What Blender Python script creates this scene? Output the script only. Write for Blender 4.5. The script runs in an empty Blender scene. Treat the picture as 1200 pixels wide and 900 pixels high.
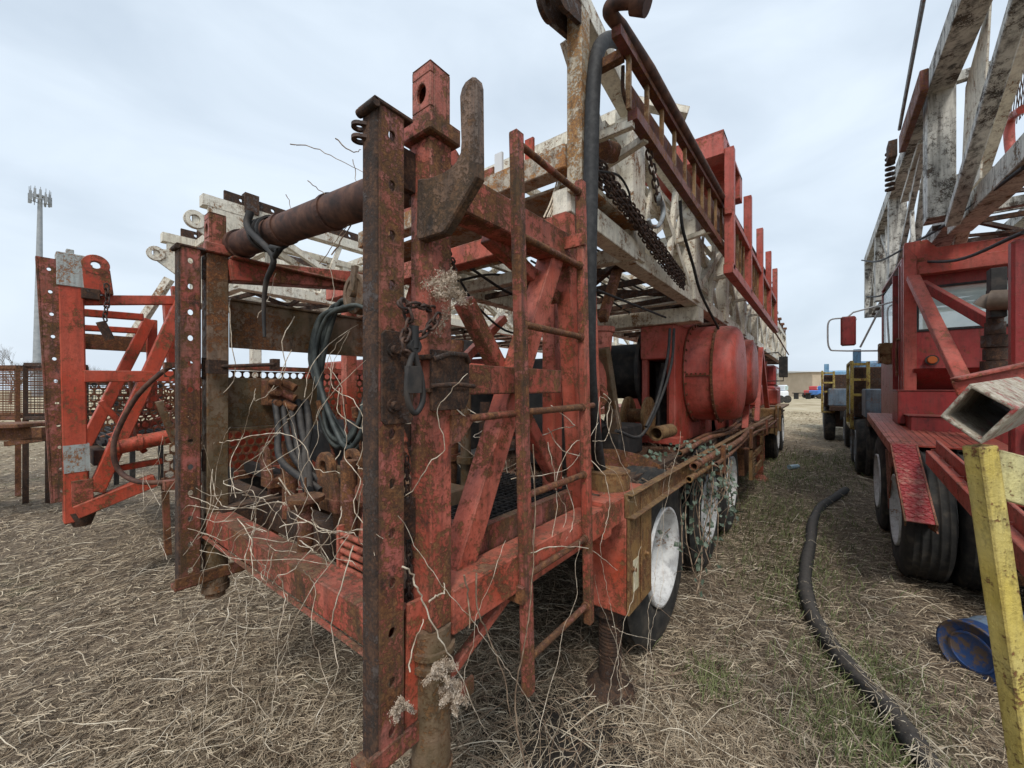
import bpy, math, random
import numpy as np
from mathutils import Vector, Matrix, noise as mnoise
random.seed(7); np.random.seed(7)
sc = bpy.context.scene
C = sc.collection
V = Vector
ZAX = V((0, 0, 1)); XAX = V((1, 0, 0)); YAX = V((0, 1, 0))
# world axes: +Y runs along the parked rigs, +X across them; the camera stands at the origin, 1.63 m up
H = 1.63; FPX = 465.0; YAW = math.radians(37.8); HORY = 455.0
FW = V((-math.sin(YAW), math.cos(YAW), 0)); RT = V((math.cos(YAW), math.sin(YAW), 0))
def ray(px, py): return FW + RT * ((px - 600) / FPX) + ZAX * ((HORY - py) / FPX)
def _at(d, k): return d * k + V((0, 0, H))
def PX(px, py, x): d = ray(px, py); return _at(d, x / d.x)
def PY(px, py, y): d = ray(px, py); return _at(d, y / d.y)
def PZ(px, py, z): d = ray(px, py); return _at(d, (z - H) / d.z)
def PD(px, py, D): return _at(ray(px, py), D)

# ---------------------------------------------------------------- mesh builder
def frame(d, up=ZAX):
    d = d.normalized(); up = V(up)
    if abs(d.dot(up)) > 0.98: up = YAX if abs(d.dot(YAX)) < .9 else XAX
    s = d.cross(up).normalized(); u = s.cross(d).normalized()
    return s, u
WP = {}
class MB:
    def __init__(s): s.v = []; s.f = []; s.sm = []
    def add(s, vs, fs, smooth=False):
        n = len(s.v); s.v += [tuple(p) for p in vs]
        s.f += [tuple(i + n for i in f) for f in fs]; s.sm += [smooth] * len(fs)
        return s
    def box(s, c, size, R=None):
        c = V(c); hx, hy, hz = [q / 2 for q in size]
        vs = [V((x, y, z)) for x in (-hx, hx) for y in (-hy, hy) for z in (-hz, hz)]
        if R is not None: vs = [R @ p for p in vs]
        return s.add([p + c for p in vs], [(0,1,3,2),(4,6,7,5),(0,4,5,1),(2,3,7,6),(0,2,6,4),(1,5,7,3)])
    def mm(s, a, b):
        a = V(a); b = V(b)
        return s.box((a + b) / 2, [abs(b[i] - a[i]) for i in range(3)])
    def beam(s, p0, p1, w, h=None, up=ZAX):
        p0 = V(p0); p1 = V(p1); h = h or w
        sd, u = frame(p1 - p0, up); sd = sd * w / 2; u = u * h / 2
        vs = [p + a * sd + b * u for p in (p0, p1) for a, b in ((-1,-1),(1,-1),(1,1),(-1,1))]
        return s.add(vs, [(0,1,2,3),(7,6,5,4),(0,4,5,1),(1,5,6,2),(2,6,7,3),(3,7,4,0)])
    def cyl(s, p0, p1, r0, r1=None, n=16, caps=True):
        p0 = V(p0); p1 = V(p1); r1 = r0 if r1 is None else r1
        a, b = frame(p1 - p0)
        vs = [p + (a * math.cos(t) + b * math.sin(t)) * r for p, r in ((p0, r0), (p1, r1)) for t in [2*math.pi*i/n for i in range(n)]]
        s.add(vs, [(i, (i+1) % n, n + (i+1) % n, n + i) for i in range(n)], True)
        if caps:
            s.add(vs[:n], [tuple(range(n))[::-1]]); s.add(vs[n:], [tuple(range(n))])
        return s
    def ring(s, c, ax, ri, ro, w, n=24):
        c = V(c); ax = V(ax).normalized(); a, b = frame(ax)
        vs = []
        for o, r in ((-w/2, ri), (-w/2, ro), (w/2, ro), (w/2, ri)):
            vs += [c + ax * o + (a * math.cos(2*math.pi*i/n) + b * math.sin(2*math.pi*i/n)) * r for i in range(n)]
        fs = []
        for k in range(4):
            for i in range(n): fs.append((k*n+i, k*n+(i+1) % n, ((k+1) % 4)*n+(i+1) % n, ((k+1) % 4)*n+i))
        return s.add(vs, fs, False)
    def lathe(s, c, ax, prof, n=32, smooth=True, up=ZAX):
        c = V(c); ax = V(ax).normalized(); a, b = frame(ax, up); m = len(prof); vs = []
        for o, r in prof: vs += [c + ax * o + (a * math.cos(2*math.pi*i/n) + b * math.sin(2*math.pi*i/n)) * r for i in range(n)]
        fs = [(k*n+i, k*n+(i+1) % n, (k+1)*n+(i+1) % n, (k+1)*n+i) for k in range(m-1) for i in range(n)]
        return s.add(vs, fs, smooth)
    def tube(s, pts, r, n=8, caps=True, rf=None):
        pts = [V(p) for p in pts]; m = len(pts); vs = []; sd = None
        for k, p in enumerate(pts):
            d = (pts[min(k+1, m-1)] - pts[max(k-1, 0)])
            if d.length < 1e-7: d = V((0, 0, 1))
            d.normalize()
            if sd is None: sd, u = frame(d)
            else:
                sd = (sd - d * sd.dot(d))
                if sd.length < 1e-5: sd, u = frame(d)
                sd.normalize()
            u = sd.cross(d); rr = r if rf is None else r * rf(k / max(1, m-1))
            vs += [p + (sd * math.cos(2*math.pi*i/n) + u * math.sin(2*math.pi*i/n)) * rr for i in range(n)]
        s.add(vs, [(k*n+i, k*n+(i+1) % n, (k+1)*n+(i+1) % n, (k+1)*n+i) for k in range(m-1) for i in range(n)], True)
        if caps: s.add(vs[:n], [tuple(range(n))[::-1]]); s.add(vs[-n:], [tuple(range(n))])
        return s
    def prism(s, pts, o, ux, uy, th):
        """2-D outline in plane (ux, uy) at o, thickness th along ux x uy"""
        o = V(o); ux = V(ux); uy = V(uy); nn = ux.cross(uy).normalized(); n = len(pts)
        a = [o + ux * x + uy * y for x, y in pts]; b = [p + nn * th for p in a]
        return s.add(a + b, [tuple(range(n))[::-1], tuple(range(n, 2*n))] + [(i, (i+1) % n, n+(i+1) % n, n+i) for i in range(n)])
    def holed(s, o, ul, uw, cells, width, r, th, n=12, rw=None):
        """plate running along ul from o; cells = list of cell lengths, a hole in each (None -> r); uw = width dir"""
        o = V(o); ul = V(ul).normalized(); uw = V(uw).normalized(); nn = ul.cross(uw).normalized(); y = 0; rw = rw or r
        for L, hole in cells:
            c = o + ul * (y + L/2) + uw * (width/2)
            if not hole:
                vs = [o + ul*(y+q*L) + uw*(w*width) + nn*t for t in (0, th) for q, w in ((0,0),(1,0),(1,1),(0,1))]
                s.add(vs, [(3,2,1,0),(4,5,6,7),(0,1,5,4),(1,2,6,5),(2,3,7,6),(3,0,4,7)])
            else:
                inn = []; out = []
                for i in range(n):
                    a = 2*math.pi*(i+.5)/n; cx, cy = math.cos(a), math.sin(a)
                    k = min((L/2)/max(1e-6, abs(cx)), (width/2)/max(1e-6, abs(cy)))
                    inn.append(c + ul*cx*r + uw*cy*rw); out.append(c + ul*cx*k + uw*cy*k)
                # snap nearest outline points to the corners
                for sx in (-1, 1):
                    for sy in (-1, 1):
                        cp = c + ul*sx*L/2 + uw*sy*width/2
                        j = min(range(n), key=lambda q: (out[q]-cp).length); out[j] = cp
                A = inn + out; B = [p + nn*th for p in A]; N = 2*n
                fs = []
                for i in range(n):
                    j = (i+1) % n
                    fs += [(i, j, n+j, n+i), (N+i, N+n+i, N+n+j, N+j), (i, N+i, N+j, j), (n+i, n+j, N+n+j, N+n+i)]
                s.add(A+B, fs)
            y += L
        return s
    def split(s, name, m, parent=None, bev=0):
        """one object per connected piece, all of the same kind"""
        n = len(s.v); p = list(range(n))
        def fd(a):
            while p[a] != a: p[a] = p[p[a]]; a = p[a]
            return a
        for f in s.f:
            r = fd(f[0])
            for q in f[1:]: p[fd(q)] = r
        ks = {}
        for i, f in enumerate(s.f): ks.setdefault(fd(f[0]), []).append(i)
        out = []
        for r, fi in ks.items():
            g = MB(); mp_ = {}
            for i in fi:
                nf = []
                for q in s.f[i]:
                    if q not in mp_: mp_[q] = len(g.v); g.v.append(s.v[q])
                    nf.append(mp_[q])
                g.f.append(tuple(nf)); g.sm.append(s.sm[i])
            out.append(g.build(name, m, parent, bev=bev))
        return out
    def build(s, name, m, parent=None, origin=None, bev=0, ridx=None):
        par = WP.get(parent.name, V((0,0,0))) if parent else V((0,0,0))
        if origin is None: origin = par.copy() if parent else V((0,0,0))
        origin = V(origin)
        me = bpy.data.meshes.new(name)
        me.from_pydata([(x-origin.x, y-origin.y, z-origin.z) for x, y, z in s.v], [], s.f)
        me.polygons.foreach_set('use_smooth', s.sm); me.materials.append(m); me.update()
        o = bpy.data.objects.new(name, me); C.objects.link(o)
        o.location = origin - par
        if parent: o.parent = parent
        WP[o.name] = origin
        if bev:
            b = o.modifiers.new('bevel', 'BEVEL'); b.width = bev; b.segments = 1; b.limit_method = 'ANGLE'; b.angle_limit = math.radians(50)
        return o
def thing(name, label, cat, loc, group=None):
    o = bpy.data.objects.new(name, None); C.objects.link(o); o.location = loc; WP[o.name] = V(loc)
    o.empty_display_size = .2; o['label'] = label; o['category'] = cat
    if group: o['group'] = group
    return o
def tag(o, label, cat, group=None):
    o['label'] = label; o['category'] = cat
    if group: o['group'] = group
    return o
def kind(o, k): o['kind'] = k; return o
def catmull(pts, n=6):
    pts = [V(p) for p in pts]; P = [pts[0]*2 - pts[1]] + pts + [pts[-1]*2 - pts[-2]]; out = []
    for i in range(1, len(P)-2):
        for k in range(n):
            t = k/n; a, b, c, d = P[i-1], P[i], P[i+1], P[i+2]
            out.append(.5*((2*b) + (c-a)*t + (2*a-5*b+4*c-d)*t*t + (3*b-a-3*c+d)*t**3))
    return out + [pts[-1]]
def jit(p, s): return V((p[0]+random.uniform(-s, s), p[1]+random.uniform(-s, s), p[2]+random.uniform(-s, s)))

# ---------------------------------------------------------------- materials
class NT:
    def __init__(s, name):
        s.m = bpy.data.materials.new(name); s.m.use_nodes = True; s.t = s.m.node_tree; s.t.nodes.clear()
        s.out = s.t.nodes.new('ShaderNodeOutputMaterial'); s.b = s.t.nodes.new('ShaderNodeBsdfPrincipled')
        s.t.links.new(s.b.outputs[0], s.out.inputs[0])
        s.geo = s.t.nodes.new('ShaderNodeNewGeometry'); s.pos = s.geo.outputs['Position']
    def n(s, ty, **kw):
        q = s.t.nodes.new(ty)
        for k, v in kw.items(): setattr(q, k, v)
        return q
    def l(s, a, b): s.t.links.new(a, b)
    def mapped(s, sc_, off=(0,0,0)):
        q = s.n('ShaderNodeMapping'); s.l(s.pos, q.inputs[0]); q.inputs['Scale'].default_value = sc_; q.inputs['Location'].default_value = off
        return q.outputs[0]
    def noise(s, scale, detail=5, rough=.6, vec=None, dist=0):
        q = s.n('ShaderNodeTexNoise'); s.l(vec or s.pos, q.inputs['Vector']); q.inputs['Scale'].default_value = scale
        q.inputs['Detail'].default_value = detail; q.inputs['Roughness'].default_value = rough; q.inputs['Distortion'].default_value = dist
        return q.outputs[0]
    def ramp(s, f, stops, interp='LINEAR'):
        q = s.n('ShaderNodeValToRGB'); s.l(f, q.inputs[0]); cr = q.color_ramp; cr.interpolation = interp
        while len(cr.elements) < len(stops): cr.elements.new(.5)
        for e, (p, c) in zip(cr.elements, stops):
            e.position = p; e.color = (c, c, c, 1) if isinstance(c, (int, float)) else (*c, 1)
        return q.outputs[0]
    def mix(s, f, a, b, mode='MIX'):
        q = s.n('ShaderNodeMix', data_type='RGBA', blend_type=mode)
        for i, v in ((0, f), (6, a), (7, b)):
            if hasattr(v, 'links') or isinstance(v, bpy.types.NodeSocket): s.l(v, q.inputs[i])
            elif i == 0: q.inputs[0].default_value = v
            else: q.inputs[i].default_value = (*v, 1)
        return q.outputs[2]
    def math(s, op, a, b=0.0, c=None, clamp=False):
        q = s.n('ShaderNodeMath', operation=op, use_clamp=clamp)
        for i, v in enumerate((a, b) if c is None else (a, b, c)):
            if isinstance(v, bpy.types.NodeSocket): s.l(v, q.inputs[i])
            else: q.inputs[i].default_value = v
        return q.outputs[0]
    def bump(s, h, strength=.4, dist=.004):
        q = s.n('ShaderNodeBump'); s.l(h, q.inputs['Height']); q.inputs['Strength'].default_value = strength; q.inputs['Distance'].default_value = dist
        s.l(q.outputs[0], s.b.inputs['Normal'])
    def base(s, c):
        if isinstance(c, bpy.types.NodeSocket): s.l(c, s.b.inputs['Base Color'])
        else: s.b.inputs['Base Color'].default_value = (*c, 1)
    def rough(s, r):
        if isinstance(r, bpy.types.NodeSocket): s.l(r, s.b.inputs['Roughness'])
        else: s.b.inputs['Roughness'].default_value = r

EDGE = True
def paint(name, col, rust=.4, dirt=.4, scale=1., faded=None, rustcol=((.034,.018,.011),(.125,.048,.020),(.29,.125,.048)), seed=0, gloss=.5, moss=.0, dust=.35, streak=.5, worn=None, edge_wear=0):
    """weathered paint over rusting steel; rust = share of surface gone to rust"""
    t = NT(name); off = (seed*3.7, seed*1.9, seed*5.3)
    P = t.mapped((1,1,1), off)
    big = t.noise(5.5*scale, 6, .66, P, .4); fine = t.noise(130, 4, .7, P); mid = t.noise(30*scale, 7, .75, P)
    m = t.math('ADD', t.math('MULTIPLY', big, .40), t.math('ADD', t.math('MULTIPLY', mid, .38), t.math('MULTIPLY', fine, .24)))
    th = .51 + (.5 - rust) * .20
    mask = t.ramp(m, [(max(0, th-.010), 0.), (min(1, th+.022), 1.)])
    edge = t.ramp(m, [(max(0, th-.05), 0.), (th, 1.)])
    faded = faded or tuple(min(1, c*.75+.10) for c in col)
    pc = t.mix(t.ramp(t.noise(3.1*scale, 5, .6, P), [(.35, 0.), (.68, 1.)]), col, faded)
    pc = t.mix(t.math('MULTIPLY', t.ramp(t.noise(38, 4, .7, P), [(.45, 0.), (.75, 1.)]), .35), pc, tuple(c*.55 for c in col))
    pc = t.mix(t.math('MULTIPLY', edge, .45), pc, tuple(a*.45+b*.35 for a, b in zip(col, rustcol[1])))
    rc = t.ramp(t.math('ADD', t.math('MULTIPLY', mid, .6), t.math('MULTIPLY', fine, .4)), [(.40, rustcol[0]), (.5, rustcol[1]), (.60, rustcol[2])])
    c = t.mix(mask, pc, rc)
    blk = t.ramp(t.noise(11*scale, 7, .75, t.mapped((1.2,1.2,.6), (off[0]+2, off[1]+7, off[2]))), [(.54, 0.), (.66, 1.)])
    c = t.mix(t.math('MULTIPLY', blk, min(.85, dirt*1.25)), c, (.022,.018,.015))
    if worn:   # bare / undercoat patches
        wm = t.ramp(t.noise(4.2*scale, 5, .6, t.mapped((1,1,.8), (off[0]+4, off[1], off[2]))), [(.60, 0.), (.63, 1.)])
        c = t.mix(wm, c, worn)
    if edge_wear and EDGE:
        bv = t.n('ShaderNodeBevel', samples=3); bv.inputs['Radius'].default_value = .011
        dt = t.n('ShaderNodeVectorMath', operation='DOT_PRODUCT'); t.l(bv.outputs[0], dt.inputs[0]); t.l(t.geo.outputs['Normal'], dt.inputs[1])
        em = t.ramp(t.math('ADD', t.math('SUBTRACT', 1., dt.outputs['Value']), t.math('MULTIPLY', t.math('SUBTRACT', mid, .5), .35)), [(.03, 0.), (.10, 1.)])
        c = t.mix(t.math('MULTIPLY', em, edge_wear), c, t.mix(fine, (.030,.018,.013), (.17,.075,.035)))
    st = t.ramp(t.noise(1, 6, .65, t.mapped((26*scale, 26*scale, 2.2*scale), off)), [(.47, 0.), (.72, 1.)])
    c = t.mix(t.math('MULTIPLY', st, dirt), c, (.035,.026,.020))
    st2 = t.ramp(t.noise(1, 5, .65, t.mapped((34*scale, 34*scale, 1.6*scale), (off[0]+9, off[1], off[2]))), [(.52, 0.), (.72, 1.)])
    c = t.mix(t.math('MULTIPLY', st2, streak*.6), c, rustcol[1])
    if moss: c = t.mix(t.math('MULTIPLY', t.ramp(t.noise(4, 5, .6, P, .3), [(.42, 0.), (.6, 1.)]), moss), c, (.085,.070,.030))
    if dust:
        sp = t.n('ShaderNodeSeparateXYZ'); t.l(t.geo.outputs['Normal'], sp.inputs[0])
        up = t.ramp(sp.outputs[2], [(.55, 0.), (.95, 1.)])
        c = t.mix(t.math('MULTIPLY', t.math('MULTIPLY', up, t.ramp(mid, [(.3, 0.), (.6, 1.)])), dust), c, (.23,.17,.12))
    t.base(c)
    t.rough(t.math('ADD', t.math('MULTIPLY', mask, .9-gloss), gloss+.0, clamp=True))
    t.b.inputs['Specular IOR Level'].default_value = .4
    hh = t.math('ADD', t.math('MULTIPLY', mask, -.6), t.math('ADD', t.math('MULTIPLY', fine, .8), t.math('MULTIPLY', mid, .5)))
    t.bump(hh, .8, .005)
    return t.m
def simple(name, cols, scale=20, rough=.7, bump=.3, metal=0, detail=5, stretch=(1,1,1), bd=.003, lo=.35, hi=.65):
    t = NT(name); v = t.mapped(stretch); nz = t.noise(scale, detail, .62, v)
    k = len(cols); t.base(t.ramp(nz, [(lo+(hi-lo)*i/max(1, k-1), c) for i, c in enumerate(cols)])) if k > 1 else t.base(cols[0])
    t.rough(rough); t.b.inputs['Metallic'].default_value = metal
    if bump: t.bump(nz, bump, bd)
    return t.m
RED = (.44, .068, .030)
M = {}
M['red'] = paint('red_paint', RED, .32, .35, seed=1, faded=(.60,.19,.135), edge_wear=.8)
M['red_rusty'] = paint('rusty_red_paint', (.42,.068,.040), .46, .55, edge_wear=.85, seed=2, scale=1.3, moss=.25, faded=(.55,.17,.12))
M['rust'] = paint('rusted_steel', (.30,.08,.045), .68, .45, edge_wear=.5, seed=3, dust=.2, moss=.15)
M['brown_red'] = paint('brown_red_paint', (.15,.035,.028), .5, .6, seed=24, faded=(.22,.07,.055), scale=1.5, dust=.2)
M['rack_yellow'] = paint('grubby_yellow_paint', (.50,.36,.07), .40, .7, seed=25, faded=(.45,.38,.15), scale=1.6)
M['rust_post'] = paint('rusted_post_paint', (.42,.085,.055), .52, .85, edge_wear=.8, seed=4, scale=1.6, moss=.3)
M['darkrust'] = paint('dark_rusted_steel', (.06,.035,.025), .75, .75, seed=5, dust=.2, rustcol=((.016,.012,.010),(.055,.028,.018),(.13,.065,.035)))
M['pipe_rust'] = simple('brown_pipe_rust', [(.028,.014,.011),(.075,.032,.021),(.13,.06,.036)], 18, .75, .35, stretch=(1,1,1))
M['bright_red'] = paint('bright_red_paint', (.48,.055,.020), .28, .3, edge_wear=.7, seed=6, faded=(.54,.10,.055), dust=.25)
M['smooth_red'] = paint('smooth_red_paint', (.40,.045,.026), .20, .34, edge_wear=.5, seed=7, faded=(.48,.12,.09), gloss=.42, dust=.3)
M['cab_red'] = paint('dark_red_cab_paint', (.26,.018,.017), .17, .45, seed=8, faded=(.34,.05,.045), gloss=.4, dust=.4, streak=.35, edge_wear=.4)
M['white'] = paint('rust_streaked_white_paint', (.85,.81,.70), .25, .26, edge_wear=.6, seed=9, faded=(.78,.72,.58), rustcol=((.07,.035,.02),(.22,.11,.05),(.38,.20,.09)), dust=.2, streak=.7, moss=.12)
M['white_dirty'] = paint('mould_stained_white_paint', (.74,.72,.64), .28, .62, seed=10, faded=(.48,.46,.38), rustcol=((.02,.018,.016),(.10,.07,.045),(.30,.16,.07)), dust=.1, streak=.5, moss=.15)
M['black_white'] = paint('blackened_white_paint', (.62,.60,.54), .34, 1.0, seed=11, scale=.75, faded=(.45,.43,.38), rustcol=((.012,.012,.012),(.045,.04,.036),(.16,.12,.09)), dust=.05, streak=.3)
M['ochre'] = paint('ochre_rust_paint', (.30,.16,.055), .45, .5, seed=12, faded=(.33,.20,.09), moss=.35)
M['yellow'] = paint('chipped_yellow_paint', (.62,.47,.09), .12, .35, edge_wear=.6, seed=13, faded=(.66,.55,.20), scale=1.6, dust=.25, streak=.25)
M['pale_yellow'] = paint('pale_yellow_paint', (.64,.57,.25), .20, .3, edge_wear=.6, seed=14, faded=(.66,.62,.36), scale=1.4, dust=.2, streak=.2)
M['blue_paint'] = paint('faded_blue_paint', (.10,.28,.50), .22, .35, seed=15, faded=(.30,.48,.62))
M['grey_paint'] = paint('grey_paint', (.22,.25,.27), .25, .5, seed=16, faded=(.30,.32,.33))
M['bluegrey'] = paint('blue_grey_paint', (.10,.15,.20), .2, .5, seed=17)
M['olive'] = paint('mossy_steel_paint', (.21,.12,.06), .45, .5, seed=18, moss=.6)
M['hook'] = paint('dark_grimy_plate', (.17,.10,.06), .45, .85, seed=26, faded=(.22,.13,.08), edge_wear=.8, rustcol=((.02,.016,.012),(.07,.045,.025),(.18,.10,.055)))
M['rubber'] = simple('dusty_rubber', [(.012,.012,.012),(.028,.026,.023),(.07,.058,.045)], 9, .85, .4)
M['hose'] = simple('black_hose_rubber', [(.007,.007,.008),(.016,.016,.017),(.032,.032,.032)], 40, .72, .5)
M['hose_grey'] = simple('grey_hydraulic_hose', [(.022,.028,.028),(.05,.06,.056),(.09,.10,.09)], 14, .6, .25)
M['black'] = simple('sooty_black_steel', [(.008,.008,.008),(.02,.018,.017),(.05,.04,.033)], 12, .7, .4)
for k_ in ('hose',):
    t_ = M[k_].node_tree; b_ = t_.nodes['Principled BSDF']; ge = t_.nodes.new('ShaderNodeNewGeometry'); sx_ = t_.nodes.new('ShaderNodeSeparateXYZ'); nz_ = t_.nodes.new('ShaderNodeTexNoise'); nz_.inputs['Scale'].default_value = 22; nz_.inputs['Detail'].default_value = 7; nz_.inputs['Roughness'].default_value = .75
    r1_ = t_.nodes.new('ShaderNodeMath'); r1_.operation = 'MULTIPLY'; r2_ = t_.nodes.new('ShaderNodeMapRange'); r2_.inputs[1].default_value = .22; r2_.inputs[2].default_value = .5; r2_.inputs[4].default_value = .38
    mx_ = t_.nodes.new('ShaderNodeMix'); mx_.data_type = 'RGBA'; mx_.inputs[7].default_value = (.15,.125,.10,1); t_.links.new(ge.outputs['Position'], nz_.inputs['Vector']); t_.links.new(ge.outputs['Normal'], sx_.inputs[0]); t_.links.new(sx_.outputs[2], r1_.inputs[0]); t_.links.new(nz_.outputs[0], r1_.inputs[1]); t_.links.new(r1_.outputs[0], r2_.inputs[0]); t_.links.new(r2_.outputs[0], mx_.inputs[0])
    t_.links.new(b_.inputs['Base Color'].links[0].from_socket, mx_.inputs[6]); t_.links.new(mx_.outputs[2], b_.inputs['Base Color'])
M['chain'] = simple('rusty_chain_steel', [(.018,.012,.010),(.05,.026,.018),(.10,.05,.03)], 60, .7, .4)
M['rimwhite'] = paint('white_rim_paint', (.70,.70,.69), .13, .28, seed=19, faded=(.62,.62,.60), rustcol=((.08,.04,.02),(.22,.11,.06),(.36,.2,.1)), dust=0, streak=.4)
M['vine'] = simple('dead_vine_bark', [(.27,.20,.14),(.54,.45,.34),(.74,.67,.55)], 30, .85, .2)
M['vine_dark'] = simple('brown_vine_bark', [(.10,.065,.04),(.22,.15,.10),(.38,.29,.20)], 25, .9, .2)
M['fluff'] = simple('seed_fluff', [(.26,.19,.13),(.46,.37,.28),(.62,.54,.45)], 90, .95, .2)
M['leaf'] = simple('grey_green_leaf', [(.03,.05,.03),(.075,.105,.07),(.17,.20,.15)], 30, .55, .1)
M['litter'] = simple('brown_leaf_litter', [(.035,.022,.014),(.10,.065,.04),(.22,.15,.095)], 40, .9, .2)
M['wood'] = simple('weathered_wood', [(.12,.09,.055),(.24,.18,.11),(.34,.27,.18)], 6, .85, .4, stretch=(9,1,9))
M['glass'] = simple('sky_tinted_glass', [(.42,.56,.54),(.60,.72,.70)], 3, .08, 0); M['glass'].node_tree.nodes['Principled BSDF'].inputs['Alpha'].default_value = .55  # pale turquoise of sky through the cab window is put into the colour
M['concrete'] = simple('beige_wall_sheet', [(.42,.34,.25),(.50,.41,.31)], .6, .85, 0)
M['roofgrey'] = simple('pale_roof_sheet', [(.42,.41,.39),(.5,.49,.46)], .6, .7, 0)
M['tower'] = simple('galvanised_mast', [(.24,.26,.28),(.33,.35,.37)], 1.5, .6, 0)
M['bark'] = simple('grey_bark', [(.10,.085,.07),(.2,.17,.145)], 3, .9, 0)
M['sticker'] = simple('faded_sticker', [(.45,.38,.22),(.62,.56,.40)], 40, .6, .1)
M['whiteplain'] = simple('white_van_paint', [(.60,.61,.62),(.70,.71,.72)], 1, .4, 0)
M['amber'] = simple('amber_lens', [(.35,.08,.01)], 1, .3, 0)
# ================================================================ ground
def gh(x, y):
    r = math.hypot(x, y)
    return (0.035*mnoise.noise(V((x*.45, y*.45, 0))) + .018*mnoise.noise(V((x*1.7, y*1.7, 3)))) * max(.0, 1 - r/60)
def axis(lim, near, n1, n2):
    a = list(np.linspace(0, near, n1)); b = list(near*(lim/near)**(np.linspace(0, 1, n2)))[1:]
    p = a + b
    return [-q for q in p[::-1]][:-1] + p
gx = axis(600, 8, 90, 22); gy = [q + 2 for q in axis(600, 9, 100, 22)]
vs = [(x, y, gh(x, y) + .012*mnoise.noise(V((x*7, y*7, 1)))*(math.hypot(x, y) < 14)) for y in gy for x in gx]
nx = len(gx); fs = [(j*nx+i, j*nx+i+1, (j+1)*nx+i+1, (j+1)*nx+i) for j in range(len(gy)-1) for i in range(nx-1)]
t = NT('dry_matted_ground')
P = t.pos
soil = t.ramp(t.noise(9, 8, .7), [(.32, (.035,.024,.017)), (.48, (.085,.058,.040)), (.62, (.18,.13,.088)), (.74, (.32,.25,.175))])
fib = t.noise(1, 6, .75, t.mapped((60, 22, 30)), 1.2)
soil = t.mix(t.math('MULTIPLY', t.ramp(fib, [(.45, 0.), (.6, 1.)]), .6), soil, (.36,.285,.19))
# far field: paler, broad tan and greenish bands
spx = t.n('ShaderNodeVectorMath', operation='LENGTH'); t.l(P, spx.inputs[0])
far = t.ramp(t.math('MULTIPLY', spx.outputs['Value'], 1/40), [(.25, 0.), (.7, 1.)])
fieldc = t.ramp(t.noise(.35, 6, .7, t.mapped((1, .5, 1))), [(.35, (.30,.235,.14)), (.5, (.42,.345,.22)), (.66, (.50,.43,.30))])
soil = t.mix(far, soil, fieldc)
gp = t.ramp(t.noise(.55, 4, .6, t.mapped((1, .6, 1), (3.2, 1.5, 0))), [(.53, 0.), (.66, 1.)])
green = t.ramp(t.noise(30, 4, .7), [(.35, (.04,.06,.018)), (.6, (.12,.16,.05))])
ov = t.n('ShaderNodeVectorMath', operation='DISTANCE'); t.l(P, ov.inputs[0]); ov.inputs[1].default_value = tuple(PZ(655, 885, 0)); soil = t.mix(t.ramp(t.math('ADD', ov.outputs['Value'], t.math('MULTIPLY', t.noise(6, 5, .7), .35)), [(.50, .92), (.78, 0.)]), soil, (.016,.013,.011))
soil = t.mix(t.math('MULTIPLY', gp, t.ramp(t.noise(6, 5, .7), [(.45, 0.), (.65, .7)])), soil, green)
t.base(soil); t.rough(.95); t.bump(t.noise(25, 6, .7), .8, .03)
g = MB(); g.add(vs, fs, True); ground = kind(g.build('ground', t.m), 'structure')
# low tan rise beyond the yard
hm = simple('tan_field_rise', [(.36,.27,.17),(.45,.35,.23)], .05, .95, 0)
g = MB(); hv = []; N = 80
for i in range(N+1):
    x = -200 + 700*i/N; h = 3.4*min(1, i/14)*(.8+.4*mnoise.noise(V((x*.012, 0, 0))))
    for dy, k in ((0, 0), (18, .8), (40, 1), (90, .9), (140, 0)): hv.append((x, 230 + dy, h*k - .02))
g.add(hv, [(i*5+k, (i+1)*5+k, (i+1)*5+k+1, i*5+k+1) for i in range(N) for k in range(4)], True)
kind(g.build('hills', hm), 'structure')

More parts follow.
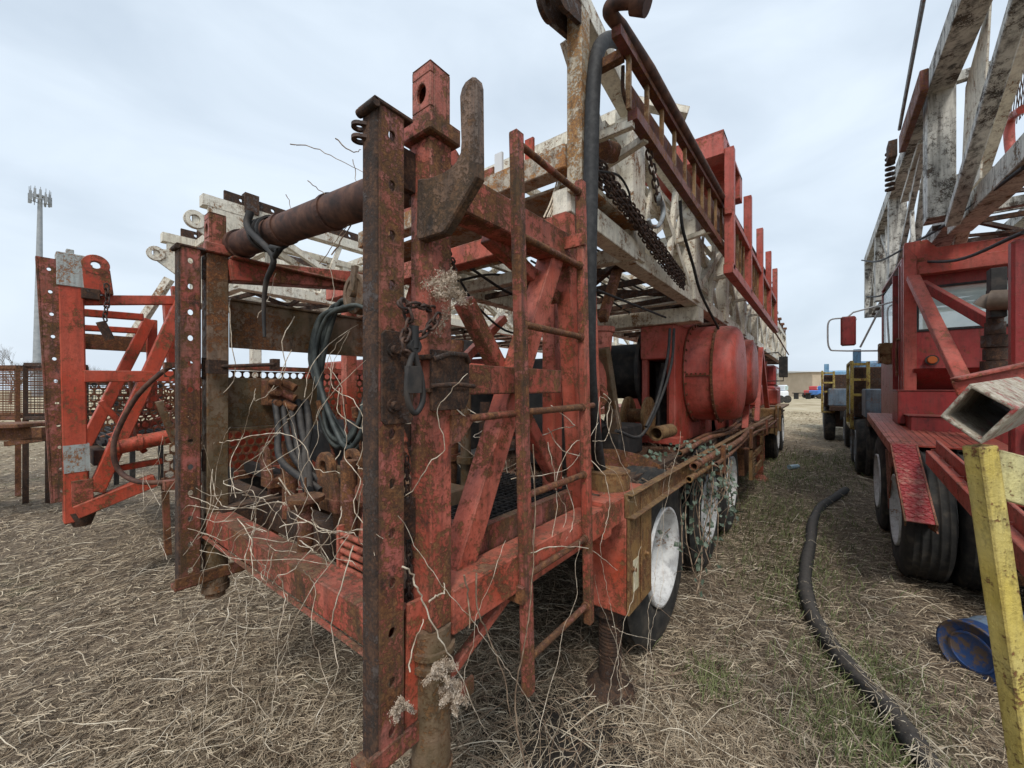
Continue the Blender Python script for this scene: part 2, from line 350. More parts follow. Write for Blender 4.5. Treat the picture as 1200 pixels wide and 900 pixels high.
# ================================================================ straw, grass
def blades(name, n, rmin, rmax, lrange, wbase, wgrow, mat, tilt, zoff, seed, ang=(-68, 68), upright=False, mask=None, curl=1.2):
    rs = np.random.RandomState(seed)
    r = rmin*(rmax/rmin)**rs.rand(n); a = math.pi/2 + YAW + np.radians(rs.uniform(ang[0], ang[1], n))
    x = r*np.cos(a); y = r*np.sin(a)
    if mask is not None:
        k = mask(x, y, rs); x = x[k]; y = y[k]; r = r[k]; n = len(x)
    L = rs.uniform(lrange[0], lrange[1], n)*(1+.04*r); W = wbase*(1+wgrow*r)*rs.uniform(.6, 1.5, n)
    swirl = np.sin(x*.9+1)*1.4 + np.cos(y*.7)*1.2
    dirn = swirl + rs.normal(0, 1.1, n)
    K = 5; pts = np.zeros((n, K, 3)); px = x.copy(); py = y.copy()
    z0 = np.array([gh(float(p), float(q)) for p, q in zip(x, y)]) + zoff + np.abs(rs.normal(0, .012, n))
    el = np.abs(rs.normal(0, tilt, n)) if not upright else rs.uniform(.9, 1.5, n)
    cv = rs.normal(0, curl, n); pz = z0.copy(); elv = el.copy()
    for k in range(K):
        pts[:, k] = np.stack([px, py, pz], 1)
        st = L/(K-1); px = px + st*np.cos(dirn)*np.cos(elv); py = py + st*np.sin(dirn)*np.cos(elv); pz = pz + st*np.sin(elv)
        dirn = dirn + cv/(K-1)*.8 + rs.normal(0, .18, n); elv = elv - (el*1.7/(K-1) if not upright else .22)
    if not upright: pts[:, :, 2] = np.maximum(pts[:, :, 2], z0[:, None]-.004)
    d = np.gradient(pts, axis=1); side = np.stack([-d[:, :, 1], d[:, :, 0], np.zeros((n, K))], 2)
    side /= (np.linalg.norm(side, axis=2, keepdims=True)+1e-9)
    roll = rs.uniform(-.9, .9, n)[:, None, None]
    side = side*np.cos(roll) + np.array([0, 0, 1])*np.sin(roll)
    taper = np.array([.75, 1, 1, .85, .3 if upright else .5])[None, :, None]
    o = side*W[:, None, None]*taper/2
    vv = np.stack([pts-o, pts+o], 2).reshape(-1, 3)       # n*K*2
    base = (np.arange(n)*K*2)[:, None]
    q = np.concatenate([base+np.array([2*k, 2*k+1, 2*k+3, 2*k+2])[None] for k in range(K-1)], 1).reshape(-1)
    me = bpy.data.meshes.new(name); me.vertices.add(len(vv)); me.vertices.foreach_set('co', vv.ravel().astype(np.float32))
    nf = n*(K-1); me.loops.add(nf*4); me.loops.foreach_set('vertex_index', q.astype(np.int32))
    me.polygons.add(nf); me.polygons.foreach_set('loop_start', np.arange(nf, dtype=np.int32)*4)
    me.polygons.foreach_set('use_smooth', np.ones(nf, bool)); me.update(calc_edges=True); me.materials.append(mat)
    o_ = bpy.data.objects.new(name, me); C.objects.link(o_); WP[o_.name] = V((0,0,0))
    return o_
def islandmat(name, stops, rough=.75, trans=0):
    t = NT(name); t.base(t.mix(.35, t.ramp(t.geo.outputs['Random Per Island'], stops), t.ramp(t.noise(14, 3, .6), [(.35, stops[0][1]), (.7, stops[-1][1])])))
    t.rough(rough); t.b.inputs['Specular IOR Level'].default_value = .25
    return t.m
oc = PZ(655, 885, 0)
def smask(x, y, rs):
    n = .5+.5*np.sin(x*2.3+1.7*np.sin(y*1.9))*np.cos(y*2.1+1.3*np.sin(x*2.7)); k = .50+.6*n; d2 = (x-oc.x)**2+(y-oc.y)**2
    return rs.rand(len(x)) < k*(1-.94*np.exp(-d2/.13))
straw_m = islandmat('dry_straw', [(0., (.045,.028,.018)), (.3, (.17,.115,.070)), (.6, (.38,.285,.185)), (.88, (.62,.50,.345)), (1., (.80,.69,.52))])
straw = blades('dry_straw', 360000, 1.1, 34, (.02, .10), .0014, .38, straw_m, .28, .0, 11, mask=smask)
tag(straw, 'matted dry straw and dead stems covering the yard ground', 'straw'); kind(straw, 'stuff')
stem_m = islandmat('pale_stems', [(0., (.30,.23,.15)), (.5, (.50,.42,.31)), (1., (.72,.65,.52))])
stems = blades('dead_stems', 3000, 1.2, 12, (.10, .34), .0020, .22, stem_m, .22, .012, 12, curl=1.0)
tag(stems, 'longer pale dead stems scattered over the straw', 'dead stems'); kind(stems, 'stuff')
gc = [(PZ(905, 630, 0), .6), (PZ(890, 600, 0), .75), (PZ(925, 670, 0), .4), (PZ(1010, 865, 0), .22), (PZ(920, 700, 0), .3), (PZ(900, 560, 0), 1.0), (PZ(1000, 790, 0), .25),
      (PZ(940, 540, 0), 1.2), (PZ(835, 800, 0), .14)]
def gmask(x, y, rs):
    k = np.zeros(len(x))
    for c, rr in gc: k = np.maximum(k, np.exp(-((x-c.x)**2+(y-c.y)**2)/(rr*rr)))
    lane = (x > -.6) & (x < .5) & (y > 2.5)
    return rs.rand(len(x)) < np.maximum(k*1.0, lane*.02)
grass_m = islandmat('green_grass', [(0., (.045,.055,.018)), (.5, (.11,.145,.045)), (1., (.27,.28,.13))], .6)
gr = blades('green_grass', 220000, 1.1, 22, (.035, .095), .0018, .35, grass_m, .5, .0, 13, upright=True, mask=gmask, curl=1.5)
tag(gr, 'thin green grass patches growing through the straw in the lane', 'grass'); kind(gr, 'stuff')

# ================================================================ world, sun
w = bpy.data.worlds.new('World'); sc.world = w; w.use_nodes = True; nt = w.node_tree; nt.nodes.clear()
out = nt.nodes.new('ShaderNodeOutputWorld'); bg = nt.nodes.new('ShaderNodeBackground'); bg.inputs[1].default_value = .1
sky = nt.nodes.new('ShaderNodeTexSky'); sky.sky_type = 'NISHITA'; sky.sun_disc = False
SE, SR = math.radians(52), math.radians(150)
sky.sun_elevation = SE; sky.sun_rotation = SR; sky.dust_density = 4; sky.air_density = 1.5
tc = nt.nodes.new('ShaderNodeTexCoord'); mp = nt.nodes.new('ShaderNodeMapping'); mp.inputs['Scale'].default_value = (1.2, 1.2, 3.2)
mp.inputs['Rotation'].default_value = (.25, .1, .6)
nz = nt.nodes.new('ShaderNodeTexNoise'); nz.inputs['Scale'].default_value = 1.9; nz.inputs['Detail'].default_value = 5; nz.inputs['Roughness'].default_value = .5; nz.inputs['Distortion'].default_value = .5
cr = nt.nodes.new('ShaderNodeValToRGB'); e = cr.color_ramp.elements
e[0].position = .28; e[0].color = (.50,.582,.675,1); e[1].position = .70; e[1].color = (.68,.765,.855,1)
mu = nt.nodes.new('ShaderNodeVectorMath'); mu.operation = 'SCALE'; mu.inputs['Scale'].default_value = 8.5
mx = nt.nodes.new('ShaderNodeMix'); mx.data_type = 'RGBA'; mx.inputs[0].default_value = .90
L = nt.links.new
L(tc.outputs['Generated'], mp.inputs[0]); L(mp.outputs[0], nz.inputs['Vector']); L(nz.outputs[0], cr.inputs[0]); L(cr.outputs[0], mu.inputs[0])
L(sky.outputs[0], mx.inputs[6]); L(mu.outputs[0], mx.inputs[7]); L(mx.outputs[2], bg.inputs[0]); L(bg.outputs[0], out.inputs[0])
sd = bpy.data.lights.new('sun', 'SUN'); sd.energy = 1.5; sd.angle = math.radians(14); sd.color = (1, .965, .91)
so = bpy.data.objects.new('sun', sd); C.objects.link(so)
# NISHITA: rotation 0 puts the sun at +Y, turning clockwise seen from above
sdir = V((math.sin(SR)*math.cos(SE), math.cos(SR)*math.cos(SE), math.sin(SE)))
so.rotation_euler = sdir.to_track_quat('Z', 'Y').to_euler()
# ================================================================ camera
cd = bpy.data.cameras.new('camera'); co = bpy.data.objects.new('camera', cd); C.objects.link(co); sc.camera = co
co.location = (0, 0, H); co.rotation_euler = (math.pi/2, 0, YAW)
cd.sensor_width = 36; cd.lens = FPX/1200*36; cd.shift_y = (HORY-450)/1200; cd.clip_start = .02; cd.clip_end = 3000
sc.view_settings.view_transform = 'Standard'; sc.view_settings.look = 'None'; sc.view_settings.exposure = .62; sc.view_settings.gamma = 1
sc.view_settings.use_curve_mapping = False
# ================================================================ shared builders
def wheel(root, c, R=.55, Wd=.28, rimr=.30, side=1, rimmat=None, dish=.05, n=48, tread=True):
    """tyre > nothing, rim > hub; axis along x, side=+1: the rim's face looks towards +x"""
    c = V(c); ax = V((side, 0, 0)); h = Wd/2
    prof = [(-h*.8, rimr), (-h, rimr+.03), (-h*1.02, R*.72), (-h*.98, R*.88), (-h*.86, R*.965), (-h*.7, R*.99)]
    grooves = []
    for k in range(4):
        o = -h*.7 + (k+.5)*(1.4*h/4)
        prof += [(o-.022*Wd/.28, R), (o-.018*Wd/.28, R-.014), (o+.018*Wd/.28, R-.014), (o+.022*Wd/.28, R)] if tread else [(o, R)]
    prof += [(h*.7, R*.99), (h*.86, R*.965), (h*.98, R*.88), (h*1.02, R*.72), (h, rimr+.03), (h*.8, rimr)]
    g = MB(); g.lathe(c, ax, prof, n)
    if tread == 'blocks':
        for i in range(n):
            for sg in (-1, 1):
                a = 2*math.pi*(i+.5*(sg > 0))/n
                rad = V((0, math.cos(a), math.sin(a))); tg = V((0, -math.sin(a), math.cos(a)))
                g.beam(c + rad*(R-.006) + ax*sg*h*.45 - ax*h*.2 + tg*.012, c + rad*(R-.006) + ax*sg*h*.93, .034, .022, up=rad)
    ty = g.build('tyre', M['rubber'], root, origin=c)
    o = h*.98
    g = MB(); g.lathe(c, ax, [(o-.02, rimr+.004), (o+.012, rimr+.01), (o+.014, rimr-.008), (o-.03, rimr-.022), (o-.075, rimr-.03), (o-.10-dish, rimr*.80), (o-.115-dish, rimr*.55), (o-.10-dish, rimr*.44), (o-.10-dish, .0)], 40)
    rm = g.build('rim', rimmat or M['rimwhite'], root, origin=c)
    g = MB(); g.cyl(c+ax*(o-.12-dish), c+ax*(o-.075-dish), .085, .075, 20); g.cyl(c+ax*(o-.075-dish), c+ax*(o-.06-dish), .05, .03, 16)
    for i in range(10):
        a = 2*math.pi*i/10; p = c + V((0, math.cos(a), math.sin(a)))*rimr*.48
        g.cyl(p+ax*(o-.115-dish), p+ax*(o-.075-dish), .014, n=6)
    g.build('hub', M['rimwhite'], rm)
    return ty
def link_mesh(g, c, d, up, L, r, wid):
    """one oval chain link centred at c, long axis d"""
    d = d.normalized(); s_ = d.cross(up); s_.normalize(); K = 12; pts = []
    a = L/2 - wid/2
    for i in range(K):
        t_ = 2*math.pi*i/K; cx = math.cos(t_); sx = math.sin(t_)
        pts.append(c + d*((a if cx > 0 else -a) + cx*wid/2)*(1 if abs(cx) > .01 else .9) + s_*sx*wid/2)
    n = 6; vs = []
    for k in range(K):
        p = pts[k]; tg = (pts[(k+1) % K]-pts[k-1]).normalized(); nn = d.cross(s_).normalized(); b = tg.cross(nn).normalized()
        vs += [p + (nn*math.cos(2*math.pi*j/n) + b*math.sin(2*math.pi*j/n))*r for j in range(n)]
    g.add(vs, [(k*n+j, k*n+(j+1) % n, ((k+1) % K)*n+(j+1) % n, ((k+1) % K)*n+j) for k in range(K) for j in range(n)], True)
def chain(g, pts, L=.04, r=.004, wid=.022):
    pts = catmull(pts, 8); acc = 0; step = L-2.6*r; k = 0; nxt = 0
    for a, b in zip(pts, pts[1:]):
        l = (b-a).length
        while nxt <= acc + l and l > 0:
            p = a.lerp(b, (nxt-acc)/l); d = (b-a).normalized(); s_, u = frame(d)
            an = .5 + (math.pi/2 if k % 2 else 0) + random.uniform(-.25, .25)
            link_mesh(g, p, d, s_*math.cos(an)+u*math.sin(an), L, r, wid); k += 1; nxt += step
        acc += l
def bolt(g, p, ax, r=.012, h=.012):
    p = V(p); ax = V(ax); g.cyl(p, p+ax*h*.3, r*1.5, n=14); g.cyl(p+ax*h*.3, p+ax*h*1.3, r, n=6)
def circle(r, n=20, cx=0, cy=0, a0=0, a1=360): return [(cx+r*math.cos(math.radians(a0+(a1-a0)*i/n)), cy+r*math.sin(math.radians(a0+(a1-a0)*i/n))) for i in range(n+(a1-a0 < 360))]
def eye(g, c, ax, ro, ri, w, tail=None, tw=None):
    """round lug with an eye, plus a tail plate running from it to point tail"""
    g.ring(c, ax, ri, ro, w, 28)
    if tail is not None:
        c = V(c); tail = V(tail); d = (tail-c); L = d.length; d.normalize(); u = V(ax).normalized().cross(d).normalized(); tw = tw or ro*2
        k = ri*1.02; w_ = w*.96; o = c - V(ax).normalized()*w_/2
        g.prism([(ri*1.02, -ro*.97), (L, -tw/2), (L, tw/2), (ri*1.02, ro*.97)], o, d, u, w_)
def post_channel(root, x, y0, y1, z0, z1, m, thick=.05, name='perforated_post', pitch=.112):
    """upright channel: holed web facing +x, flanges towards -x, cap and foot plates"""
    g = MB(); n = int((z1-z0)/pitch); cells = [((z1-z0)/n, True)]*n; w = y1-y0
    g.holed((x, y0, z0), (0,0,1), (0,1,0), cells, w, .0125, -.007, 14, rw=.0100)
    o = g.build(name, m, root)
    g = MB(); g.mm((x-thick, y0-.006, z0), (x-.003, y0-.0005, z1)); g.cyl((x-.004, y0+.001, z0), (x-.004, y0+.001, z1), .0072, n=8); g.build('flange', M['darkrust'], o)
    g = MB(); g.mm((x-thick, y1+.0005, z0), (x-.003, y1+.006, z1)); g.cyl((x-.004, y1-.001, z0), (x-.004, y1-.001, z1), .0072, n=8); g.build('flange', m, o)
    g = MB(); g.mm((x-thick-.006, y0-.016, z1), (x+.012, y1+.024, z1+.010)); g.cyl((x-thick-.006, y0-.012, z1-.004), (x+.012, y0-.012, z1-.004), .010, n=10)
    g.build('cap_plate', M['darkrust'], o, bev=.002)
    return o
def truss(root, xr, xl, z0, z1, ys, mw, cw=.11, inset=0, cy=.55, name='derrick', top0=None, diag=True, colmat=None, braces_mat=None, grate=True, rnd=3):
    """a lattice mast lying along y: four chords, a column at each y on both sides, braces between"""
    rr = random.Random(rnd); ya = ys[0] if top0 is None else top0; ye = ys[-1]
    g = MB(); a = cw*.45
    for x in (xr-a, xl+a):
        g.beam((x, ya, z1-a), (x, ye, z1-a), cw*.95); xi = x + (-inset if x > (xr+xl)/2 else inset); g.beam((xi, ys[0]-.05, z0+a), (xi, ye, z0+a), cw*.95)
    d = g.build(name, mw, root, bev=.003)
    for i, y in enumerate(ys):
        for x in (xr, xl):
            s_ = -1 if x == xr else 1
            g = MB(); x1 = x + s_*cw
            g.mm((min(x, x1)+.003, y-cw*.55, z0+.02), (max(x, x1)-.003, y+cw*cy, z1-.02))
            g.build('column', colmat or mw, d, bev=.003)
        if i < len(ys)-1:
            y2 = ys[i+1]
            for x in (xr-a, xl+a):
                g = MB(); e = .03
                if i % 2: g.beam((x, y+.05, z0+.08), (x, y2-.05, z1-.08), .055, .07)
                else: g.beam((x, y+.05, z1-.08), (x, y2-.05, z0+.08), .055, .07)
                if cy > .6: g.beam((x-.02, y+.1, z0+.10) if not i % 2 else (x-.02, y+.1, z1-.10), (x-.02, y2-.1, z1-.1) if not i % 2 else (x-.02, y2-.1, z0+.1), .03, .045)
                ym = (y+y2)/2; g.beam((x+.01, ym, z0+.09), (x+.01, ym+.25, z1-.08), .04, .05)
                g.build('brace', braces_mat or mw, d, bev=.002)
            if grate:
                g = MB()
                for k in range(4):
                    yy = y + (y2-y)*(k+.5)/4; g.beam((xr-.1, yy, z0+.03), (xl+.1, yy+rr.uniform(-.3, .3), z0+.03), .03, .045)
                g.beam((xr-.1, y, z0+.035), (xl+.1, y2, z0+.035), .04); g.beam((xl+.1, y, z0+.085), (xr-.1, y2, z0+.085), .04)
                g.build('bottom_lacing', M['darkrust'], d)
        g = MB(); g.mm((xl+cw, y-.04, z0+.012), (xr-cw, y+.04, z0+.10)); g.mm((xl+cw, y-.035, z1-.10), (xr-cw, y+.035, z1-.01)); g.split('cross_beam', mw, d, bev=.002)
    return d
def lattice_screen(root, x, ya, yb, z0, z1, m, name='honeycomb_screen', cell=.052, r=.021):
    g = MB(); nz = max(1, int((z1-z0)/cell)); c = (z1-z0)/nz; ny = int((yb-ya)/c)
    for k in range(nz):
        g.holed((x, ya + (c/2 if k % 2 else 0), z0+k*c), (0,1,0), (0,0,1), [(c, True)]*ny, c, c*.43, .006, 8)
    return g.build(name, m, root)
# ================================================================ the big red rig in front
XR = -.75
rig = thing('well_service_rig', 'nearest rusty red oilfield rig, ladder on its rear corner and white derrick along its top', 'drilling rig', (-1.6, 6, 0), 'red oilfield rigs with white derricks parked in the yard')
# ---- rear perforated channels
pR = post_channel(rig, -.80, .53, .597, .765, 2.28, M['rust_post'], .052)
pL = post_channel(rig, -2.20, .48, .548, .77, 2.25, M['rust_post'], .06)
# foot angles under the channels
g = MB(); g.beam((-.83, .50, .755), (-.83, .84, .755), .07, .022); g.beam((-.795, .50, .775), (-.795, .84, .775), .012, .05); g.build('foot_plate', M['rust_post'], rig, bev=.002)
g = MB(); g.beam((-2.23, .46, .76), (-2.23, .9, .76), .07, .02); g.beam((-2.195, .46, .78), (-2.195, .9, .78), .012, .05); g.build('foot_plate', M['rust'], rig, bev=.002)
# web stubs joining channel to tube
for x, y in ((-.83, .60), (-2.23, .565)):
    g = MB()
    for z in (.83, 1.3, 1.72, 2.18): g.mm((x-.012, y, z-.05), (x+.012, y+.07, z+.05))
    g.split('joining_plate', M['darkrust'], rig)
# ---- corner tubes with eye block on top
def corner_tube(x, y, m, z1=2.26, z0=1.02, s=.072, zb=.46):
    g = MB(); g.mm((x-.08, y, z0), (x, y+s, z1)); tb = g.build('corner_tube', m, rig, bev=.004)
    cx = x-.04; cy = y+s/2
    g = MB(); g.mm((cx-.058, cy-.052, z1), (cx+.058, cy+.052, z1+.045)); g.build('cap_collar', M['red_rusty'], tb, bev=.004)
    g = MB(); g.holed((cx-.036, cy-.034, z1+.045), (0,0,1), (1,0,0), [(.03, False), (.085, True), (.025, False)], .072, .024, .012, 16, rw=.018)
    g.mm((cx-.036, cy+.022, z1+.045), (cx+.036, cy+.034, z1+.185)); g.mm((cx-.036, cy-.022, z1+.045), (cx-.026, cy+.022, z1+.185))
    g.mm((cx+.026, cy-.022, z1+.045), (cx+.036, cy+.022, z1+.185)); g.mm((cx-.036, cy-.0335, z1+.1855), (cx+.036, cy+.0335, z1+.19))
    g.build('eye_block', M['red_rusty'], tb, bev=.002)
    # jack leg under the tube
    g = MB(); g.cyl((cx, cy, z0), (cx, cy, z0-.05), .052, n=20); g.cyl((cx, cy, z0-.05), (cx, cy, z0-.065), .062, n=20); g.cyl((cx, cy, z0-.085), (cx, cy, z0-.10), .060, n=20)
    g.cyl((cx, cy, z0-.065), (cx, cy, max(zb, z0-.36)), .050, n=20); g.cyl((cx, cy, max(zb, z0-.36)), (cx, cy, max(zb, z0-.36)-.03), .056, n=20); g.cyl((cx, cy, max(zb, z0-.36)-.02), (cx, cy, zb-.06), .040, n=18)
    j = g.build('jack_leg', M['olive'], tb, bev=0)
    g = MB(); g.cyl((cx-.06, cy, z0-.46), (cx+.06, cy, z0-.46), .013, n=12); _ = g.build('jack_pin', M['darkrust'], tb) if zb < .6 else None
    return tb
corner_tube(-.76, .652, M['red_rusty'])
corner_tube(-2.20, .575, M['olive'], z1=2.25, s=.085, zb=.72)
# red stub behind the right channel low down
g = MB(); g.beam((-.80, .645, 1.10), (-.80, .635, .80), .012, .07, up=YAX); g.split('gusset', M['red'], rig, bev=.002)
# ---- hook bracket plate and discs on the corner tube
out = [PY(395+q[0]/3.75, 60+q[1]/3.75, .628) for q in ((350,560),(400,556),(450,538),(495,510),(522,480),(538,445),(541,400),(535,200),(545,160),(562,130),(590,108),(604,110),(611,140),(615,550),(560,645),(482,778),(468,797),(380,825),(355,830),(345,815))]
out = [(p.x, p.z) for p in out][::-1]
g = MB(); g.prism(out, (0, .656, 0), (1, 0, 0), (0, 0, 1), .028); hk = g.build('hook_plate', M['hook'], rig, bev=.004)
g = MB(); g.prism([(.075, -.14)] + circle(.075, 16, a0=0, a1=180) + [(-.075, -.14)], (-.875, .80, 2.28), (0,1,0), (0,0,1), .016); g.build('ear_plate', M['red'], rig, bev=.003)
g = MB(); g.prism([(.045, -.15)] + circle(.045, 14, a0=0, a1=180) + [(-.045, -.15)], (-.93, .76, 2.30), (0,1,0), (0,0,1), .016); g.build('ear_plate', M['darkrust'], rig, bev=.003)
# ---- box beams to the cross beam
g = MB(); g.beam((-.845, .72, 2.19), (-.845, 1.52, 2.20), .09, .115); g.build('top_side_beam', M['red_rusty'], rig, bev=.005)
g = MB(); g.beam((-2.22, .66, 2.185), (-2.22, 1.50, 2.30), .09, .10); g.mm((-2.30, .66, 2.235), (-2.14, 1.30, 2.247)); g.build('top_side_beam', M['red_rusty'], rig, bev=.004)
g = MB(); g.beam((-.86, 1.50, 2.32), (-2.85, 1.50, 2.32), .09, .10); g.build('top_cross_beam', M['red'], rig, bev=.005)
g = MB(); g.beam((-.90, 1.02, 2.155), (-.90, 1.46, 2.015), .05, .055); g.build('knee_brace', M['red_rusty'], rig, bev=.003)
# ---- side plates on the far side
g = MB(); g.mm((-2.30, .69, 1.83), (-2.285, 1.46, 2.06)); g.mm((-2.33, .69, 2.06), (-2.27, 1.46, 2.072)); g.build('side_plate', M['olive'], rig, bev=.002)
g = MB(); g.mm((-2.26, .66, 1.44), (-2.245, 1.10, 1.68)); g.mm((-2.27, .66, 1.425), (-2.235, 1.10, 1.438)); g.build('side_plate', M['olive'], rig, bev=.002)
# ---- horizontal bar, diagonals, uprights of the near side
g = MB(); g.beam((-.80, .72, 1.655), (-.80, 1.30, 1.655), .055, .085); g.build('mid_side_bar', M['red_rusty'], rig, bev=.003)
def pb(mb, a, b, x, w, h=None): mb.beam(PX(*a, x), PX(*b, x), w, h or w, up=XAX)
for a, b, x, w, m in (((533, 672), (652, 282), -.86, .078, 'red'), ((543, 352), (650, 560), -.92, .055, 'red_rusty'), ((660, 252), (679, 600), -.86, .072, 'red'), ((688, 262), (700, 600), -1.02, .06, 'red'),
                      ((655, 282), (590, 470), -1.55, .07, 'red'), ((524, 792), (600, 690), -.80, .028, 'red')):
    g = MB(); pb(g, a, b, x, w); g.build('diagonal_brace' if a[0]-b[0] < -30 or a[0] > b[0] else 'upright', M[m], rig, bev=.004)
g = MB(); g.beam((-.80, .72, 1.045), (-.80, 1.86, 1.045), .10, .12); g.mm((-.855, 1.62, .96), (-.745, 1.70, 1.13)); g.build('lower_side_beam', M['red'], rig, bev=.005)
g = MB(); g.beam((-.80, 1.01, .985), (-.725, 1.01, .985), .045, .055); g.mm((-.86, .95, .93), (-.80, 1.04, 1.08)); g.build('step_bar', M['rust'], rig, bev=.002)
g = MB(); g.beam((-.71, 1.375, 2.205), (-.90, 1.375, 2.205), .012, .05); g.build('ladder_bracket', M['red'], rig, bev=.001)
# ---- clamp with bolts on the near channel, pin bracket
g = MB(); g.prism([(-.045, -.10), (-.035, -.11), (.035, -.11), (.045, -.10), (.045, .10), (.035, .11), (-.035, .11), (-.045, .10)], (-.799, .578, 1.655), (0,1,0), (0,0,1), .010)
bolt(g, (-.788, .562, 1.72), (1,0,0), .011, .014); bolt(g, (-.788, .562, 1.59), (1,0,0), .011, .014); bk = g.build('bolted_plate', M['darkrust'], rig, bev=.002)
g = MB(); g.prism([(0, 0), (.115, 0), (.13, .03), (.13, .13), (.115, .15), (.0, .15)], (-.752, .640, 1.575), (0,1,0), (0,0,1), .012); g.mm((-.795, .63, 1.70), (-.74, .76, 1.712)); g.mm((-.795, .63, 1.62), (-.74, .77, 1.63))
g.tube([( -.735, .64, 1.70), (-.72, .68, 1.715), (-.725, .74, 1.715), (-.74, .765, 1.70)], .007); g.tube([(-.735, .63, 1.635), (-.715, .70, 1.64), (-.73, .775, 1.635)], .006)
g.build('pin_bracket', M['darkrust'], rig, bev=.002)
# gusset with rod across to the ladder
g = MB(); g.prism([(0, -.06), (.03, -.055), (.085, 0), (.03, .015), (0, .015)], (-.762, .715, 1.545), (0,1,0), (0,0,1), .012); g.cyl((-.756, .78, 1.548), (-.74, 1.50, 1.56), .011, n=10); g.build('tie_rod', M['rust'], rig)
# ---- rear cross beam between the corners
g = MB(); g.beam((-.84, .62, 1.01), (-2.24, .62, 1.01), .09, .10); g.mm((-2.24, .555, .955), (-.84, .575, .963)); g.build('rear_cross_beam', M['red_rusty'], rig, bev=.004)
g = MB(); g.beam((-.84, .86, 1.0), (-3.0, .86, 1.0), .09, .12); g.beam((-.95, .62, 1.0), (-.95, 5, 1.0), .10, .16); g.beam((-2.2, .62, 1.0), (-2.2, 5, 1.0), .10, .16); g.beam((-.84, 1.75, 1.0), (-3.0, 1.75, 1.0), .10, .14)
g.split('chassis_beam', M['darkrust'], rig)
# ---- side ladder
g = MB(); s0 = PX(605, 155, -.735); s1 = PX(619, 812, -.735)
lad = MB().beam(s0, s1, .040, .034, up=XAX).build('ladder', M['rust_post'], rig, bev=.005)
s2 = PX(680, 212, -.735); s3 = PX(690, 730, -.735)
MB().beam(s2, s3, .038, .034, up=XAX).build('stile', M['red_rusty'], lad, bev=.005)
for z in (2.385, 2.105, 1.83, 1.555, 1.29, 1.035, .765):
    a = s0.lerp(s1, (s0.z-z)/(s0.z-s1.z)); b = s2.lerp(s3, (s2.z-z)/(s2.z-s3.z)); g = MB(); g.cyl(a, b, .0115, n=10); g.cyl(b-(b-a).normalized()*.03, b, .016, n=10); g.build('rung', M['rust'], lad)
# ---- left stuff: rear clevis lugs, jacks, cylinders
def clevis(c, sc_=1., m='rust', lean=(0, .25, -.45)):
    c = V(c); g = MB()
    for dx in (-.055, .055): eye(g, c+V((0, dx*sc_, 0)), (0,1,0), .062*sc_, .028*sc_, .026*sc_, c+V((.04, dx*sc_, -.13)), .13*sc_)
    cc = c+V((.04, 0, -.13)); g.box(cc, (.13*sc_, .145*sc_, .05)); g.beam(cc, cc+V(lean), .085*sc_, .075); o = g.build('clevis', M[m], rig, bev=.004); return o
c1 = PY(398, 546, .82); c2 = PY(322, 533, .88)
clevis(c1, 1.0, 'rust', (0, .05, -.42)); clevis(c2, .85, 'rust', (-.32, .08, -.40))
for px, y, z0, z1, r in ((409, .74, .98, 1.38, .028), (340, .84, 1.02, 1.38, .034), (358, .66, 1.06, 1.235, .026)):
    p = PY(px, 600, y); g = MB(); g.cyl((p.x, y, z0), (p.x, y, z1), r, n=14)
    if px == 358: g.cyl((p.x, y, z1), (p.x, y, z1+.014), .062, n=22); g.cyl((p.x, y, z1+.014), (p.x, y, z1+.08), .004, n=6)
    g.build('screw_jack' if px == 358 else 'upright', M['rust'], rig)
# stacked bars by the channel
p = PY(418, 690, .68); g = MB()
for k in range(5): g.cyl((p.x-.075, .67, 1.06+k*.026), (p.x+.06, .67, 1.06+k*.026), .0085, n=8)
g.mm((p.x-.085, .66, 1.05), (p.x-.07, .68, 1.19)); g.build('bar_rack', M['red'], rig)
# hydraulic cylinder by the right channel
p = PY(425, 600, .70); g = MB(); g.beam((p.x+.03, .72, 1.10), (p.x-.02, .82, 1.42), .09, .08); g.cyl((p.x+.0, .69, 1.30), (p.x+.0, .72, 1.30), .03, n=14); g.build('swing_arm', M['red_rusty'], rig, bev=.006)
# yoke tank, black
g = MB(); q = PY(395, 585, 1.2); g.box((q.x+.05, 1.25, 1.28), (.55, .28, .22), Matrix.Rotation(.18, 3, 'Y')); g.build('tank', M['black'], rig, bev=.02)
g = MB(); g.mm((-2.9, .95, 1.10), (-.95, 1.0, 1.16)); g.mm((-2.9, .60, 1.17), (-2.2, .68, 1.25)); g.split('angle_beam', M['black'], rig)
# valve block on far side plate
g = MB(); v = PX(322, 460, -2.20)
g.box(v, (.08, .10, .13)); 
for dz in (-.05, 0, .05): g.cyl(v+V((.04, -.03, dz)), v+V((.12, -.03, dz)), .017, n=10); g.cyl(v+V((.10, .0, dz)), v+V((.14, .04, dz-.03)), .02, n=8)
g.build('valve_block', M['rust'], rig, bev=.004)
